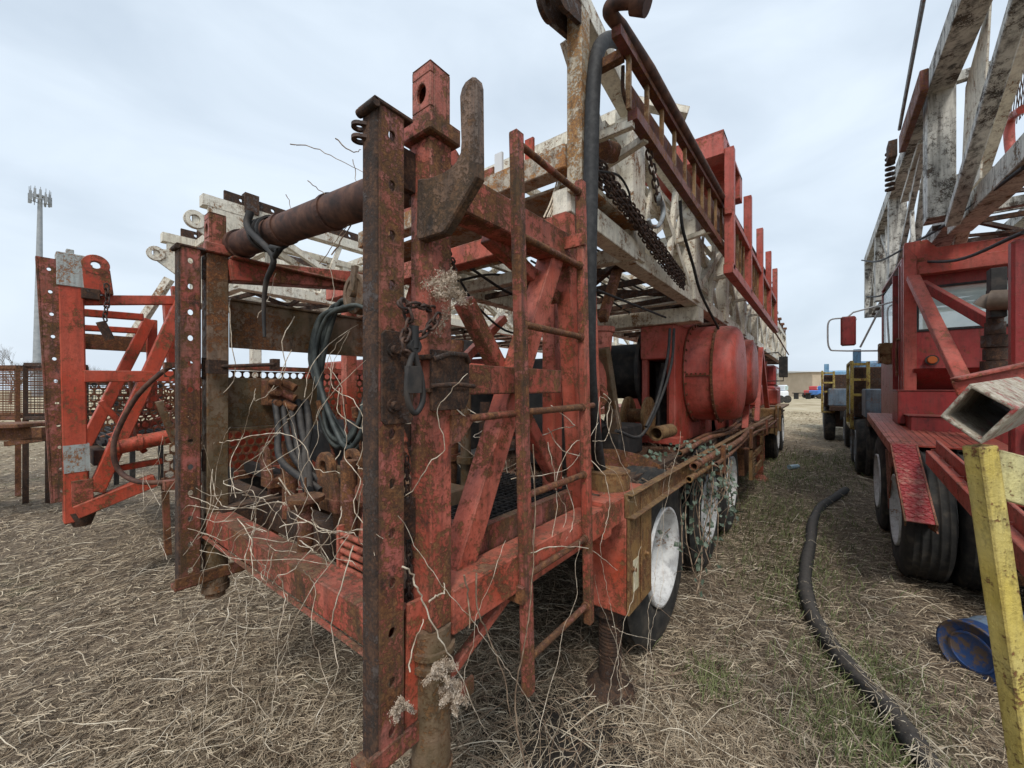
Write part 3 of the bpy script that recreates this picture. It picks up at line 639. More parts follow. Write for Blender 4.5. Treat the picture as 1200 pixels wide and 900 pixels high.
# rods across far posts
g = MB(); g.cyl(PX(245, 430, -2.16), PX(322, 427, -2.0), .008, n=8); g.box(PX(254, 430, -2.15), (.05, .07, .06)); g.box(PX(322, 427, -2.02), (.04, .03, .05)); g.build('clamp_rod', M['darkrust'], rig)
lattice_screen(rig, -2.9, .56, 4.2, 1.12, 1.74, M['rust'], cell=.045)
g = MB(); g.mm((-3.06, .80, 1.1), (-3.04, 4.2, 1.62)); g.build('guard_panel', M['bright_red'], rig)
g = MB(); g.mm((-2.93, .56, 1.06), (-2.87, 4.2, 1.11)); g.mm((-2.93, .56, 1.745), (-2.87, 4.2, 1.775)); g.build('screen_frame', M['red_rusty'], rig)
sr = random.Random(21)
for k in range(7):
    x = -2.05+.13*k; g = MB(); b_ = V((x, 1.12, 1.17)); t_ = b_+V((sr.uniform(-.04, .04), -.03-sr.random()*.08, sr.uniform(.22, .42))); g.cyl(b_, t_, .008, n=8); g.cyl(t_, t_+(t_-b_).normalized()*.05, .018, .014, 12); g.build('lever', M['red_rusty' if k % 2 else 'rust'], rig)
g = MB(); g.mm((-2.15, 1.08, 1.15), (-1.15, 1.2, 1.22)); g.build('valve_bank', M['olive'], rig, bev=.005)
for k in range(9):
    x = -2.1+.115*k; g = MB(); g.cyl((x, 1.32, 1.1), (x+sr.uniform(-.05, .05), 1.36, sr.uniform(1.5, 1.95)), sr.choice((.016, .025, .035)), n=12); g.ring((x, 1.33, 1.3), (0,0,1), .03, .05, .03, 12); g.build('riser_pipe', M[sr.choice(('rust', 'olive', 'red_rusty', 'darkrust'))], rig)
# ---- gratings of the rear platform
g = MB(); z = 1.135
for k in range(36): g.mm((-2.1+k*.034, .98, z), (-2.1+k*.034+.005, 1.72, z+.03))
for k in range(22): g.mm((-2.1, .98+k*.034, z+.003), (-.90, .98+k*.034+.005, z+.027))
g.build('grating', M['black'], rig)
g = MB(); g.mm((-.905, .86, 1.09), (-.87, 1.72, 1.175)); g.mm((-2.1, .93, 1.09), (-.90, .965, 1.175)); g.build('grating_edge', M['rust_post'], rig)
# ---- deck
g = MB(); g.mm((-3.0, 1.72, 1.00), (-.77, 13.4, 1.035)); g.build('deck', M['rust'], rig)
g = MB()
g.mm((-.77, 1.90, .985), (-.752, 12.2, 1.105)); g.mm((-.752, 1.90, .985), (-.715, 12.2, .993)); g.mm((-.752, 1.90, 1.097), (-.725, 12.2, 1.105))
for k in range(34): g.box((-.748, 2.0+k*.3, 1.045), (.012, .02, .02))
g.build('side_rail', M['ochre'], rig, bev=.002)
for k, (dx, dz, r, ya, yb, m) in enumerate(((.075, .05, .026, 2.9, 8.2, 'rust'), (.055, -.02, .02, 2.75, 6.5, 'ochre'), (.11, .0, .016, 3.3, 9.0, 'rust'), (-.1, .08, .022, 3.2, 6.3, 'rust'), (-.2, .07, .018, 3.6, 7.5, 'rust'))):
    g = MB(); pts = [V((XR+dx+.03*math.sin(i*.9+k), ya+(yb-ya)*i/8, 1.05+dz+.012*math.sin(i*1.7+k))) for i in range(9)]
    g.tube(pts, r, 10, caps=False); g.tube(pts, r*.82, 10, caps=False); g.ring(pts[0], (0,1,0), r*.8, r*1.12, .04, 14); g.build('strapped_pipe', M[m], rig)
for y in (3.55, 5.2, 6.9, 8.4): g = MB(); g.mm((-.63, y, .93), (-.60, y+.05, 1.17)); g.mm((-.75, y, .93), (-.6, y+.05, .95)); g.build('stake_pocket', M['rust'], rig, bev=.002)
# curved guard plate and bits behind the yellow tin
g = MB(); arc = [(-.36, 0), (-.30, .06), (-.22, .11), (-.1, .145), (.06, .15), (.2, .12), (.34, .05), (.36, 0)]
g.prism(arc, (-1.22, 2.72, 1.04), (1, .35, 0), (0, 0, 1), .012); g.build('debris_guard', M['rust'], rig)
# ---- corner tank box with cap
g = MB(); g.mm((-1.0, 1.90, .495), (-.76, 2.24, 1.085)); bx = g.build('corner_tank', M['red'], rig, bev=.006)
g = MB(); g.mm((-.757, 1.905, .50), (-.745, 2.235, 1.08)); g.mm((-.744, 2.06, .52), (-.738, 2.07, 1.06)); 
for y, z in ((1.95, .98), (1.95, .72), (2.14, .98), (2.14, .74)): bolt(g, (-.745, y, z), (1,0,0), .01, .016)
g.build('access_panel', M['ochre'], bx, bev=.002)
g = MB(); g.mm((-.7445, 1.955, .60), (-.7425, 2.03, .76)); g.build('sticker', M['sticker'], bx)
g = MB(); g.cyl((-.92, 2.05, 1.086), (-.92, 2.05, 1.175), .115, n=32); g.cyl((-.92, 2.05, 1.175), (-.92, 2.05, 1.182), .118, n=32); g.cyl((-.92, 2.05, 1.18), (-.92, 2.05, 1.20), .016, n=6); g.build('cap', M['ochre'], bx, bev=.002)
g = MB(); g.cyl((-1.03, 1.885, .86), (-.86, 1.885, .845), .018, n=10); g.build('grab_bar', M['red'], bx)
# screw leg under the tank
g = MB(); g.cyl((-.90, 2.03, .495), (-.90, 2.03, .42), .09, n=20)
for k in range(14): g.cyl((-.90, 2.03, .42-k*.02), (-.90, 2.03, .41-k*.02), .062, n=16); g.cyl((-.90, 2.03, .41-k*.02), (-.90, 2.03, .40-k*.02), .055, n=16)
g.cyl((-.90, 2.03, .15), (-.90, 2.03, .06), .06, n=16); g.cyl((-.90, 2.03, .06), (-.90, 2.03, .0), .09, .15, n=20); g.build('screw_leg', M['darkrust'], rig)
# ---- wheels
for y, x in ((2.62, -.93), (3.95, -.93), (5.08, -.93), (11.0, -.90), (12.5, -.90)):
    wheel(rig, (x, y, .55), R=.55, side=1)
for y in (2.62, 3.95, 5.08, 12.5): wheel(rig, (-2.85, y, .55), R=.55, side=-1, n=32, tread=False)
g = MB(); 
for y in (2.62, 3.95, 5.08, 11.0, 12.5): g.cyl((-2.8, y, .55), (-.95, y, .55), .08, n=14)
g.split('axle', M['black'], rig)
g = MB()
for x in (-1.35, -2.35): g.mm((x-.05, 1.8, .74), (x+.05, 13.3, 1.0))
g.split('chassis_rail', M['black'], rig)
# ---- under-deck boxes, slatted step, hydraulic jack and yellow box further along
g = MB(); g.mm((-1.15, 6.1, .45), (-.80, 7.4, .985)); g.build('tool_box', M['rust'], rig, bev=.005)
g = MB(); g.mm((-.74, 6.05, .42), (-.70, 6.13, 1.0)); g.mm((-.74, 7.3, .42), (-.70, 7.38, 1.0))
for k in range(7): g.mm((-.735, 6.13, .44+k*.045), (-.72, 6.6, .455+k*.045))
g.mm((-.735, 6.6, .42), (-.71, 7.3, .52)); g.mm((-.735, 6.6, .66), (-.71, 7.3, .74)); g.build('side_steps', M['ochre'], rig)
g = MB(); g.cyl((-.84, 8.3, 1.0), (-.84, 8.3, .35), .07, n=16); g.cyl((-.84, 8.3, .35), (-.84, 8.3, .1), .05, n=16); g.cyl((-.84, 8.3, .1), (-.84, 8.3, 0), .06, .15, n=16); g.build('outrigger_jack', M['red_rusty'], rig)
g = MB(); g.mm((-1.1, 9.4, .72), (-.69, 10.3, 1.22)); g.mm((-.70, 9.35, .70), (-.66, 9.42, 1.3)); g.mm((-.70, 10.3, .70), (-.66, 10.37, 1.25)); g.build('battery_box', M['ochre'], rig, bev=.01)
g = MB(); g.mm((-1.2, 10.3, 1.16), (-.66, 13.2, 1.21)); g.build('front_fender', M['ochre'], rig, bev=.01)
# ---- drawworks: drum, housing, brake guards
g = MB(); prof = []
for k in range(46): o = -.44+.88*k/45; prof += [(o-.006, .31), (o, .325)]
g.lathe((-1.98, 4.62, 1.83), (1,0,0), prof, 36); g.cyl((-2.44, 4.62, 1.83), (-2.40, 4.62, 1.83), .5, n=36); g.cyl((-1.56, 4.62, 1.83), (-1.52, 4.62, 1.83), .5, n=36); dm = g.build('cable_drum', M['black'], rig)
g = MB(); g.mm((-1.50, 4.18, 1.06), (-1.44, 4.26, 1.95)); g.mm((-1.24, 4.18, 1.06), (-1.16, 4.26, 1.95)); g.mm((-1.50, 4.15, 1.93), (-1.16, 5.1, 2.28)); g.mm((-1.22, 4.16, 1.06), (-1.15, 5.3, 2.285)); g.mm((-1.6, 4.1, 1.06), (-1.1, 4.3, 1.14))
g.prism([(0, 0), (.95, 0), (.80, .14), (.45, .22), (.15, .14)], (-1.50, 4.17, 2.279), (0, 1, 0), (0, 0, 1), .35); dh = g.build('drawworks_housing', M['smooth_red'], rig, bev=.01)
g = MB(); g.mm((-1.44, 4.45, 1.06), (-1.25, 5.0, 1.9)); g.cyl((-1.42, 4.30, 1.25), (-1.3, 4.3, 1.9), .03, n=8); g.cyl((-1.36, 4.3, 1.1), (-1.36, 4.3, 1.75), .02, n=8); g.build('gearbox', M['black'], rig)
def brake_guard(y, R, z, x0, x1, nm):
    g = MB(); W_ = x1-x0
    g.lathe((x0, y, z), (1,0,0), [(0, R*.2), (0, R*1.04), (.03, R*1.04), (.03, R), (W_*.57, R), (W_*.57, R*.985), (W_*.82, R*.975), (W_*.92, R*.93), (W_*.98, R*.85), (W_, R*.7), (W_*1.01, 0)], 56)
    o = g.build('brake_guard', M['smooth_red'], rig)
    g = MB(); g.ring((x0+W_*.58, y, z), (1,0,0), R*.97, R*1.03, .022, 56); g.build('flange_ring', M['rust'], o)
    g = MB(); g.ring((x0+.015, y, z), (1,0,0), R*.97, R*1.05, .012, 56); g.build('flange_ring', M['rust'], o)
    g = MB()
    for i in range(28):
        a = 2*math.pi*i/28
        for o_ in (.035, W_*.575): g.cyl((x0+o_, y+math.cos(a)*R*1.0, z+math.sin(a)*R*1.0), (x0+o_, y+math.cos(a)*(R*1.035+.012), z+math.sin(a)*(R*1.035+.012)), .008, n=6)
    for k in range(5):
        p = V((x0+.05+k*W_*.09, y-R*1.0, z-.02)); g.cyl(p, p-V((0, .018, 0)), .010, n=6)
    g.mm((x0+.02, y-R*1.025, z-.045), (x0+W_*.56, y-R*.99, z-.035)); g.split('bolt', M['rust'], o)
    return o
brake_guard(4.95, .53, 1.80, -1.15, -.67, 'a'); brake_guard(6.5, .47, 1.86, -1.12, -.71, 'b')
g = MB(); g.mm((-1.16, 5.6, 1.06), (-1.1, 7.2, 2.3)); g.mm((-2.4, 5.9, 1.06), (-1.16, 7.1, 2.25)); g.build('drawworks_housing', M['smooth_red'], rig, bev=.01)
g = MB(); g.prism([(0, 0), (.7, 0), (.5, .28), (.1, .3)], (-1.1, 5.2, 1.04), (0,1,0), (0,0,1), -.05); g.prism([(0, 0), (.3, 0), (.3, .3), (.1, .3)], (-1.0, 6.5, 1.04), (0,1,0), (0,0,1), -.05); g.split('guard_foot', M['smooth_red'], rig)
g = MB(); g.mm((-2.9, 7.6, 1.05), (-1.2, 9.3, 2.1)); g.build('engine_housing', M['red_rusty'], rig, bev=.03)
# chute-like red leg, mast A-legs
g = MB(); g.cyl(PX(697, 470, -1.35), PX(703, 388, -1.35), .08, .10, n=20); g.cyl(PX(703, 390, -1.35), PX(703, 384, -1.35), .115, n=20); g.build('red_standpipe', M['red'], rig)
g = MB(); g.beam(PX(706, 408, -1.28), PX(722, 512, -1.28), .075, .09, up=XAX); g.build('upright', M['olive'], rig, bev=.004)
g = MB(); g.beam(PX(706, 375, -1.1), PX(726, 308, -1.1), .055, .055, up=XAX); g.build('knee_brace', M['rust'], rig, bev=.003)
g = MB(); g.beam((-1.0, 1.6, 1.05), (-1.0, 1.6, 2.3), .07); g.beam((-2.7, 1.55, 1.05), (-2.7, 1.55, 2.3), .08); g.beam((-2.6, 1.6, 1.1), (-2.0, 1.6, 2.28), .06); g.beam((-2.75, 1.7, 1.06), (-2.75, 3.4, 2.4), .08); g.split('mast_support', M['red'], rig, bev=.004)
# small machinery on the deck behind the ladder
g = MB()
for (x, y, z, sx, sy, sz) in ((-1.5, 2.5, 1.25, .5, .3, .35), (-1.9, 2.9, 1.4, .35, .4, .7), (-2.4, 2.4, 1.35, .5, .6, .6), (-1.35, 3.2, 1.2, .25, .5, .25), (-1.3, 1.95, 1.55, .14, .14, .5)): g.box((x, y, z), (sx, sy, sz))
for k in range(16): 
    a = V((random.uniform(-2.7, -1.2), random.uniform(1.9, 3.2), random.uniform(1.1, 1.35))); g.cyl(a, a+V((random.uniform(-.3, .3), random.uniform(-.3, .3), random.uniform(-.1, .5))), random.uniform(.02, .05), n=10)
g.split('pump_machinery', M['black'], rig, bev=.015)
g = MB(); c = PX(668, 425, -1.5); g.box(c, (.16, .22, .26)); g.cyl(c+V((-.1, 0, -.03)), c+V((.2, -.02, -.03)), .1, n=24); g.cyl(c+V((0, -.14, -.1)), c+V((0, -.2, -.1)), .07, n=20); g.ring(c+V((.2, 0, -.25)), (.6, -.8, 0), .05, .10, .05); g.build('hydraulic_pump', M['red'], rig, bev=.01)
# ---- derrick lying on top
ys = [2.45, 3.98, 5.5, 7.0, 8.5, 10.0, 11.5, 13.0, 14.5, 16.2]
dk = truss(rig, -.9, -2.55, 2.43, 3.43, ys, M['white'], .125, inset=.03, cy=1.1, top0=2.38, rnd=5)
g = MB(); g.beam((-.875, 1.50, 3.385), (-.945, 2.45, 3.378), .10, .10); g.build('chord', M['white'], dk, bev=.003)
g = MB(); g.mm((-.908, 1.575, 2.52), (-.834, 1.66, 3.345)); g.build('column', paint('flaking_rust_column', (.55,.48,.36), .55, .5, seed=21, scale=2.4, rustcol=((.10,.05,.025),(.30,.15,.06),(.45,.27,.11))), dk, bev=.004)
for x in (-.925, -.845):
    g = MB(); eye(g, (x, 1.36, 3.42), (1,0,0), .065, .027, .022, (x, 1.62, 3.40), .13); eye(g, (x, 1.43, 3.27), (1,0,0), .065, .024, .022, (x, 1.62, 3.33), .14); g.build('lug', M['darkrust'], dk)
g = MB(); g.mm((-2.6, 1.56, 2.63), (-.91, 1.655, 2.74)); g.mm((-2.6, 1.66, 2.60), (-.88, 2.4, 2.615)); g.split('cross_beam', paint('orange_rusted_white', (.50,.44,.34), .5, .5, seed=22, rustcol=((.10,.045,.02),(.30,.13,.05),(.45,.24,.09))), dk, bev=.004)
for x in (-.95, -2.5): g = MB(); g.beam((x, 1.6, 2.5), (x, 2.45, 2.49), .10, .12); g.beam((x, 1.66, 3.3), (x, 2.4, 2.6), .06, .08); g.build('brace', M['white'], dk, bev=.003)
truss(rig, -1.08, -2.38, 2.60, 3.22, [2.3, 3.2, 4.3, 5.4, 6.5, 7.6, 8.7, 9.8, 10.9], M['white'], .07, name='inner_mast', top0=2.1, rnd=6, grate=False)
g = MB(); g.mm((-2.6, 1.70, 2.79), (-1.45, 1.76, 2.88)); g.build('cross_beam', M['red_rusty'], dk, bev=.003)
g = MB(); g.mm((-2.8, 4.1, 2.28), (-.92, 4.32, 2.425)); g.mm((-2.8, 9.2, 2.28), (-.92, 9.4, 2.425)); g.split('mast_rest', M['white'], rig, bev=.006)
g = MB(); g.box((-1.25, 13.5, 1.9), (.1, .1, 1.0)); g.box((-2.2, 13.5, 1.9), (.1, .1, 1.0)); g.split('front_mast_rest', M['red'], rig)
for x in (-.86,): 
    for a, b in (((-.86, 8.0, 1.05), (-.9, 9.0, 2.4)), ((-.86, 9.9, 1.05), (-.9, 9.0, 2.4)), ((-.83, 6.4, 1.05), (-.9, 7.6, 2.4))): MB().beam(a, b, .08).build('mast_support', M['smooth_red'], rig, bev=.004)
for i, (x, w_) in enumerate(((-1.15, .05), (-1.35, .05), (-1.62, .045))):   # plates standing on top at the near end
    MB().mm((x-w_/2, 1.62, 2.74), (x+w_/2, 1.635, 2.88)).build('name_plate', M['bright_red'] if i == 0 else M['whiteplain'], dk)
for z, x, w_ in ((2.72, -1.02, .03), (2.98, -1.0, .035), (3.2, -1.02, .03), (2.85, -1.75, .05), (3.1, -2.3, .04), (2.7, -2.2, .05)):
    g = MB(); g.beam((x, 2.2, z), (x, 15.8, z+random.uniform(-.05, .05)), w_, w_*1.5); g.build('inner_rail', M['white'], dk, bev=.002)
g = MB()
for x in (-1.22, -1.56): g.beam((x, 2.1, 2.98), (x, 15, 3.02), .035, .05)
for k in range(46): g.cyl((-1.22, 2.2+k*.28, 3.0), (-1.56, 2.2+k*.28, 3.0), .011, n=6)
g.build('mast_ladder', M['white'], dk)
for k in range(9):
    x0_ = random.uniform(-1.0, -2.3); z0_ = random.uniform(2.62, 3.1); g = MB(); g.tube(catmull([V((x0_, 2.6, z0_)), V((x0_+random.uniform(-.2, .2), 5, z0_-random.uniform(0, .12))), V((x0_+random.uniform(-.3, .3), 9, z0_)), V((x0_, 14, z0_+.05))], 5), .009, 6); g.build('mast_cable', M['black'], dk)
for k in range(12):
    y_ = 2.7+k*.75; g = MB(); g.beam((-.97, y_, 2.5), (-.97, y_+random.uniform(.2, .45), 3.35), .022, .03); g.build('thin_brace', M['white'], dk)
# walkway rail / guide on the right of the mast
g = MB(); a = PX(741, 134, -.66); b = V((-.66, 8.6, 2.80)); g.beam(a, b, .045, .05); wk = g.build('walkway', M['brown_red'], dk)
wk2 = MB(); T0 = PX(722, 36, -.66); T1 = V((-.66, 8.4, 3.34)); wk2.beam(T0, T1, .04); wk2.build('walkway_top_rail', M['brown_red'], dk)
g = MB(); g.mm((-.90, T0.y+.1, T0.z-.03), (-.68, T0.y+.14, T0.z+.01)); g.build('walkway_bracket', M['rust'], dk)
g = MB(); g.prism([(.25, -.02), (6.7, .22), (6.7, .08), (.25, -.15)], (-.72, T0.y, T0.z), (0, 1, 0), (0, 0, 1), .01); g.build('kick_plate', M['brown_red'], dk)
g = MB(); q = (T1-T0)
for k in range(30):
    f = (k+.6)/30; p = T0+q*f; lo = a + (b-a)*max(0, (p.y-a.y)/(b.y-a.y)); g.beam((p.x, p.y, p.z), (lo.x, p.y, lo.z if p.y > a.y else lo.z), .018, .022, up=YAX)
g.split('baluster', M['ochre'], dk)
g = MB(); g.mm((-.89, a.y, 2.80), (-.66, a.y+.03, 2.84))
for k in range(5): yy = 1.9+k*1.4; g.beam((-.66, yy, 2.83), (-.92, yy+.1, 2.83), .035)
g.beam((-.95, 2.35, 3.40), (-.62, 2.5, 3.26), .07, .04); g.split('walkway_bracket', M['white'], dk)
# bent pipe along the top rail with elbow
pts = [PD(748, 2, 1.55), PD(740, 1, 1.56), PD(722, 3, 1.58), PD(714, 12, 1.60), PD(719, 22, 1.63), PD(727, 31, 1.66)]
g = MB(); g.tube(catmull(pts, 6) + [T0+(T1-T0)*f+V((.02, 0, .035)) for f in (.05, .3, .6, .9)], .028, 14); g.cyl(pts[0]+(pts[0]-pts[1]).normalized()*-.02, pts[0]+(pts[0]-pts[1]).normalized()*.04, .045, n=16); g.build('standpipe', M['pipe_rust'], dk)
# curved handle rod
g = MB(); g.tube(catmull([PX(730, 78, -.70), PX(730, 105, -.70), PX(736, 125, -.70), PX(752, 150, -.68), PX(764, 170, -.68)], 6), .009, 8); g.build('hook_rod', M['darkrust'], dk)
g = MB(); g.cyl(PX(704, 176, -.85), PX(718, 179, -.85), .05, n=20); g.cyl(PX(716, 178, -.85), PX(722, 180, -.85), .02, n=10); g.build('roller', M['rust'], dk)
# red framed platform
for k in range(5):
    y = 3.64+1.04*k; g = MB(); g.mm((-.62, y, 2.60), (-.55, y+.075, 3.60)); g.build('platform_post', M['smooth_red'], dk, bev=.003)
g = MB(); g.mm((-.62, 3.6, 2.56), (-.55, 8.0, 2.64)); g.mm((-.61, 3.6, 3.04), (-.56, 8.0, 3.09)); g.build('platform_rail', M['smooth_red'], dk, bev=.003)
g = MB(); g.mm((-.76, 3.75, 3.12), (-.75, 8.0, 3.44)); g.build('platform_panel', M['brown_red'], dk)
g = MB(); g.mm((-1.35, 3.62, 3.55), (-.62, 3.78, 3.75)); g.mm((-1.35, 3.62, 3.72), (-.62, 4.6, 3.75)); g.mm((-1.35, 4.45, 3.5), (-.62, 4.6, 3.75)); g.build('platform_box', M['smooth_red'], dk, bev=.003)
g = MB()
for k in range(22): g.mm((-.605, 3.75+k*.19, 2.64), (-.59, 3.775+k*.19, 3.04))
g.split('baluster', M['ochre'], dk)
# far end of the mast: crown, spikes
g = MB(); g.mm((-2.5, 16.2, 2.5), (-.95, 17.4, 3.35)); g.build('crown', M['white'], dk, bev=.03)
g = MB()
for k in range(7): y = 9+k*1.15; g.cyl((-.92, y, 3.4), (-.9, y, 3.62), .02, n=6); g.mm((-.98, y-.1, 3.58), (-.86, y+.1, 3.63))
g.tube([(-.9, 9, 3.45), (-.88, 12, 3.5), (-.9, 16, 3.42)], .015); g.tube([(-.86, 8.2, 3.0), (-.86, 12, 2.98), (-.86, 16.8, 2.8)], .02); g.build('top_fittings', M['rust'], dk)
# carrier cab at the front, mirror
g = MB(); g.mm((-2.9, 13.4, .6), (-1.0, 15.4, 1.7)); g.mm((-2.9, 13.6, 1.7), (-1.0, 15.0, 2.3)); g.build('cab', M['cab_red'], rig, bev=.05)
g = MB(); g.mm((-.99, 13.8, 1.72), (-.985, 14.8, 2.2)); g.build('cab_window', M['glass'], rig)
mp_ = PX(918, 430, -.62); g = MB(); g.box(mp_, (.16, .05, .45)); g.build('mirror', M['black'], rig, bev=.01)
g = MB(); g.tube([mp_+V((-.5, .1, .3)), mp_+V((-.1, 0, .32)), mp_+V((0, 0, .2))], .012); g.tube([mp_+V((-.5, .1, -.3)), mp_+V((0, 0, -.3)), mp_], .012); g.split('mirror_arm', M['black'], rig)
g = MB(); g.mm((-1.05, 10.6, 1.25), (-.75, 11.2, 1.62)); g.mm((-1.25, 9.6, 1.25), (-.95, 10.4, 1.7)); g.split('fuel_tank', M['smooth_red'], rig, bev=.04)
# ================================================================ truss variant: left chord can start later
# ================================================================ second red rig, left
X2 = -4.45
r2 = thing('well_service_rig', 'bright red oilfield rig at the far left, white patches on its rear post', 'drilling rig', (-5.6, 6, 0), 'red oilfield rigs with white derricks parked in the yard')
def P2(px, py, x=X2): return PX(px, py, x)
g = MB(); a = P2(62, 590); b = P2(44, 300); L_ = (b-a).length; n = 11
g.holed(a, b-a, (0,1,0), [(L_/n, True)]*n, .10, .012, .012, 12, rw=.011); d = (b-a).normalized()
g.beam(a+V((-.03, -.004, 0)), b+V((-.03, -.004, 0)), .06, .012, up=YAX); g.beam(a+V((-.03, .105, 0)), b+V((-.03, .105, 0)), .06, .012, up=YAX)
g.build('perforated_post', M['rust_post'], r2)
g = MB(); g.beam(P2(90, 612)+V((-.05, 0, 0)), P2(83, 300)+V((-.05, 0, 0)), .13, .12, up=XAX); rp = g.build('corner_post', M['bright_red'], r2, bev=.008)
pm = paint('grey_white_patch', (.42,.46,.44), .32, .3, seed=31, scale=1.5, rustcol=((.07,.03,.02),(.26,.11,.05),(.40,.20,.09)), dust=.1)
q0 = P2(83.2, 336); q1 = P2(82.6, 299); g = MB(); g.beam(q0+V((-.05, 0, 0)), q1+V((-.05, 0, .01)), .145, .135, up=XAX); g.box(q1+V((-.05, .0, .03)), (.06, .04, .04)); g.beam(P2(104, 336)+V((-.03,0,0)), P2(103, 310)+V((-.03,0,0)), .05, .07, up=XAX); g.build('cap', pm, rp, bev=.004)
q0 = P2(90.6, 553); q1 = P2(89.2, 521); g = MB(); g.beam(q0+V((-.05, 0, 0)), q1+V((-.05, 0, 0)), .136, .126, up=XAX); g.build('patch_plate', pm, rp)
g = MB(); g.beam(P2(97, 592), P2(96, 562), .115, .05, up=XAX); g.build('foot_box', M['red_rusty'], r2, bev=.004)
g = MB(); c_ = P2(97, 606)+V((-.04, 0, 0)); g.cyl(c_+V((0,0,.04)), c_+V((0,0,-.04)), .085, .06, 18); g.cyl(c_+V((0,0,-.04)), c_+V((0,0,-.07)), .06, .05, 18); g.build('jack_socket', M['darkrust'], r2)
g = MB(); g.cyl(c_, V((c_.x, c_.y, 0)), .03, n=10); 
eg = MB(); eye(eg, P2(112, 311), (1,0,0), .078, .028, .05, P2(116, 345), .16); eg.build('lug', M['bright_red'], r2, bev=.004)
g = MB(); g.box(P2(106, 345), (.08, .10, .08)); g.beam(P2(112, 350), P2(112, 322), .03, .03); g.build('pin_block', M['darkrust'], r2, bev=.004)
def bar(a, b, w, h=None, m='bright_red', nm='side_bar', x=X2, x2=None): MB().beam(PX(*a, x), PX(*b, x2 or x), w, h or w).build(nm, M[m], r2, bev=.005)
bar((96, 352), (206, 347+5), .06, .075, x=X2-.05); bar((93, 366), (168, 372), .05, .06, x=X2-.3); bar((95, 384), (165, 388), .05, .05, x=X2-.5)
bar((98, 441), (204, 441), .05, .09)
bar((98, 525), (175, 375), .085, .085, nm='diagonal_brace', x=X2-.5); bar((112, 576), (215, 350), .085, .10, nm='diagonal_brace', x=X2-.02)
bar((198, 350), (204, 430), .09, nm='upright', x=X2-.3); bar((206, 336), (222, 470), .07, nm='upright', x=X2-.2); bar((178, 375), (178, 480), .07, nm='upright', x=X2-.6); bar((152, 440), (160, 512), .10, .02, m='rust_post', nm='upright', x=X2-.25)
bar((132, 550), (190, 540), .04, .05, x=X2-.1); bar((88, 600), (182, 562), .10, .10, nm='lower_side_beam'); bar((104, 520), (200, 488), .05, .06, x=X2-.7)
g = MB(); g.mm((-5.75, .40, 1.96), (-4.85, .42, 2.13)); g.build('cross_plate', M['olive'], r2, bev=.003)
g = MB(); g.mm((X2-.75, .42, 1.98), (X2-.73, 1.15, 2.12)); g.build('cross_plate', M['rust'], r2, bev=.003)
g = MB(); g.cyl(P2(132, 525), P2(230, 505), .06, n=18); g.cyl(P2(130, 525), P2(138, 523.5), .08, n=18); g.ring(P2(163, 518.5), (0,1,0), .055, .07, .03); g.build('hydraulic_cylinder', M['bright_red'], r2)
g = MB(); g.mm((-6.9, .5, 1.16), (X2-.12, 2.4, 1.185)); 
for k in range(30): g.mm((-6.8, .52+k*.06, 1.186), (X2-.15, .53+k*.06, 1.21))
g.build('grating', M['black'], r2)
g = MB(); g.mm((-6.9, 2.4, .95), (X2, 13, 1.1)); g.build('deck', M['red_rusty'], r2)
g = MB(); g.mm((-6.6, 3.2, 1.1), (X2-.15, 5.2, 2.05)); g.mm((-6.5, 5.6, 1.1), (X2-.2, 9.5, 2.2)); g.split('engine_housing', M['bright_red'], r2, bev=.03)
g = MB()
for k in range(14):
    p = V((random.uniform(-5.6, -4.7), random.uniform(1.0, 3.1), random.uniform(1.2, 1.7))); g.cyl(p, p+V((random.uniform(-.3, .3), random.uniform(-.2, .2), random.uniform(-.2, .3))), random.uniform(.02, .07), n=10)
g.box((-5.1, 2.2, 1.35), (.5, .4, .3)); g.box((-5.0, 1.4, 1.3), (.3, .2, .2)); g.split('pump_machinery', M['bright_red'], r2, bev=.01)
g = MB(); g.mm((-6.9, 1.35, .93), (X2-.05, 1.43, 1.05)); g.mm((-6.9, .45, 1.02), (X2-.05, .52, 1.14)); g.split('cross_beam', M['darkrust'], r2)
for y in (2.6, 4.0, 5.2, 11): 
    wheel(r2, (-4.72, y, .55), R=.55, side=1, n=32, tread=False); wheel(r2, (-6.6, y, .55), R=.55, side=-1, n=32, tread=False)
g = MB(); g.beam(P2(193, 560), P2(197, 650), .045); g.build('prop', M['rust'], r2)
lattice_screen(r2, -4.75, .62, 2.3, 1.22, 1.62, M['red_rusty'], cell=.055)
lattice_screen(r2, -5.6, .5, 2.3, 1.2, 1.75, M['rust'], cell=.06)
bar((150, 500), (196, 400), .05, nm='diagonal_brace', x=X2-.9); bar((118, 470), (170, 530), .045, nm='diagonal_brace', x=X2-.45)
bar((186, 470), (206, 520), .05, nm='upright', m='olive', x=X2+.1)
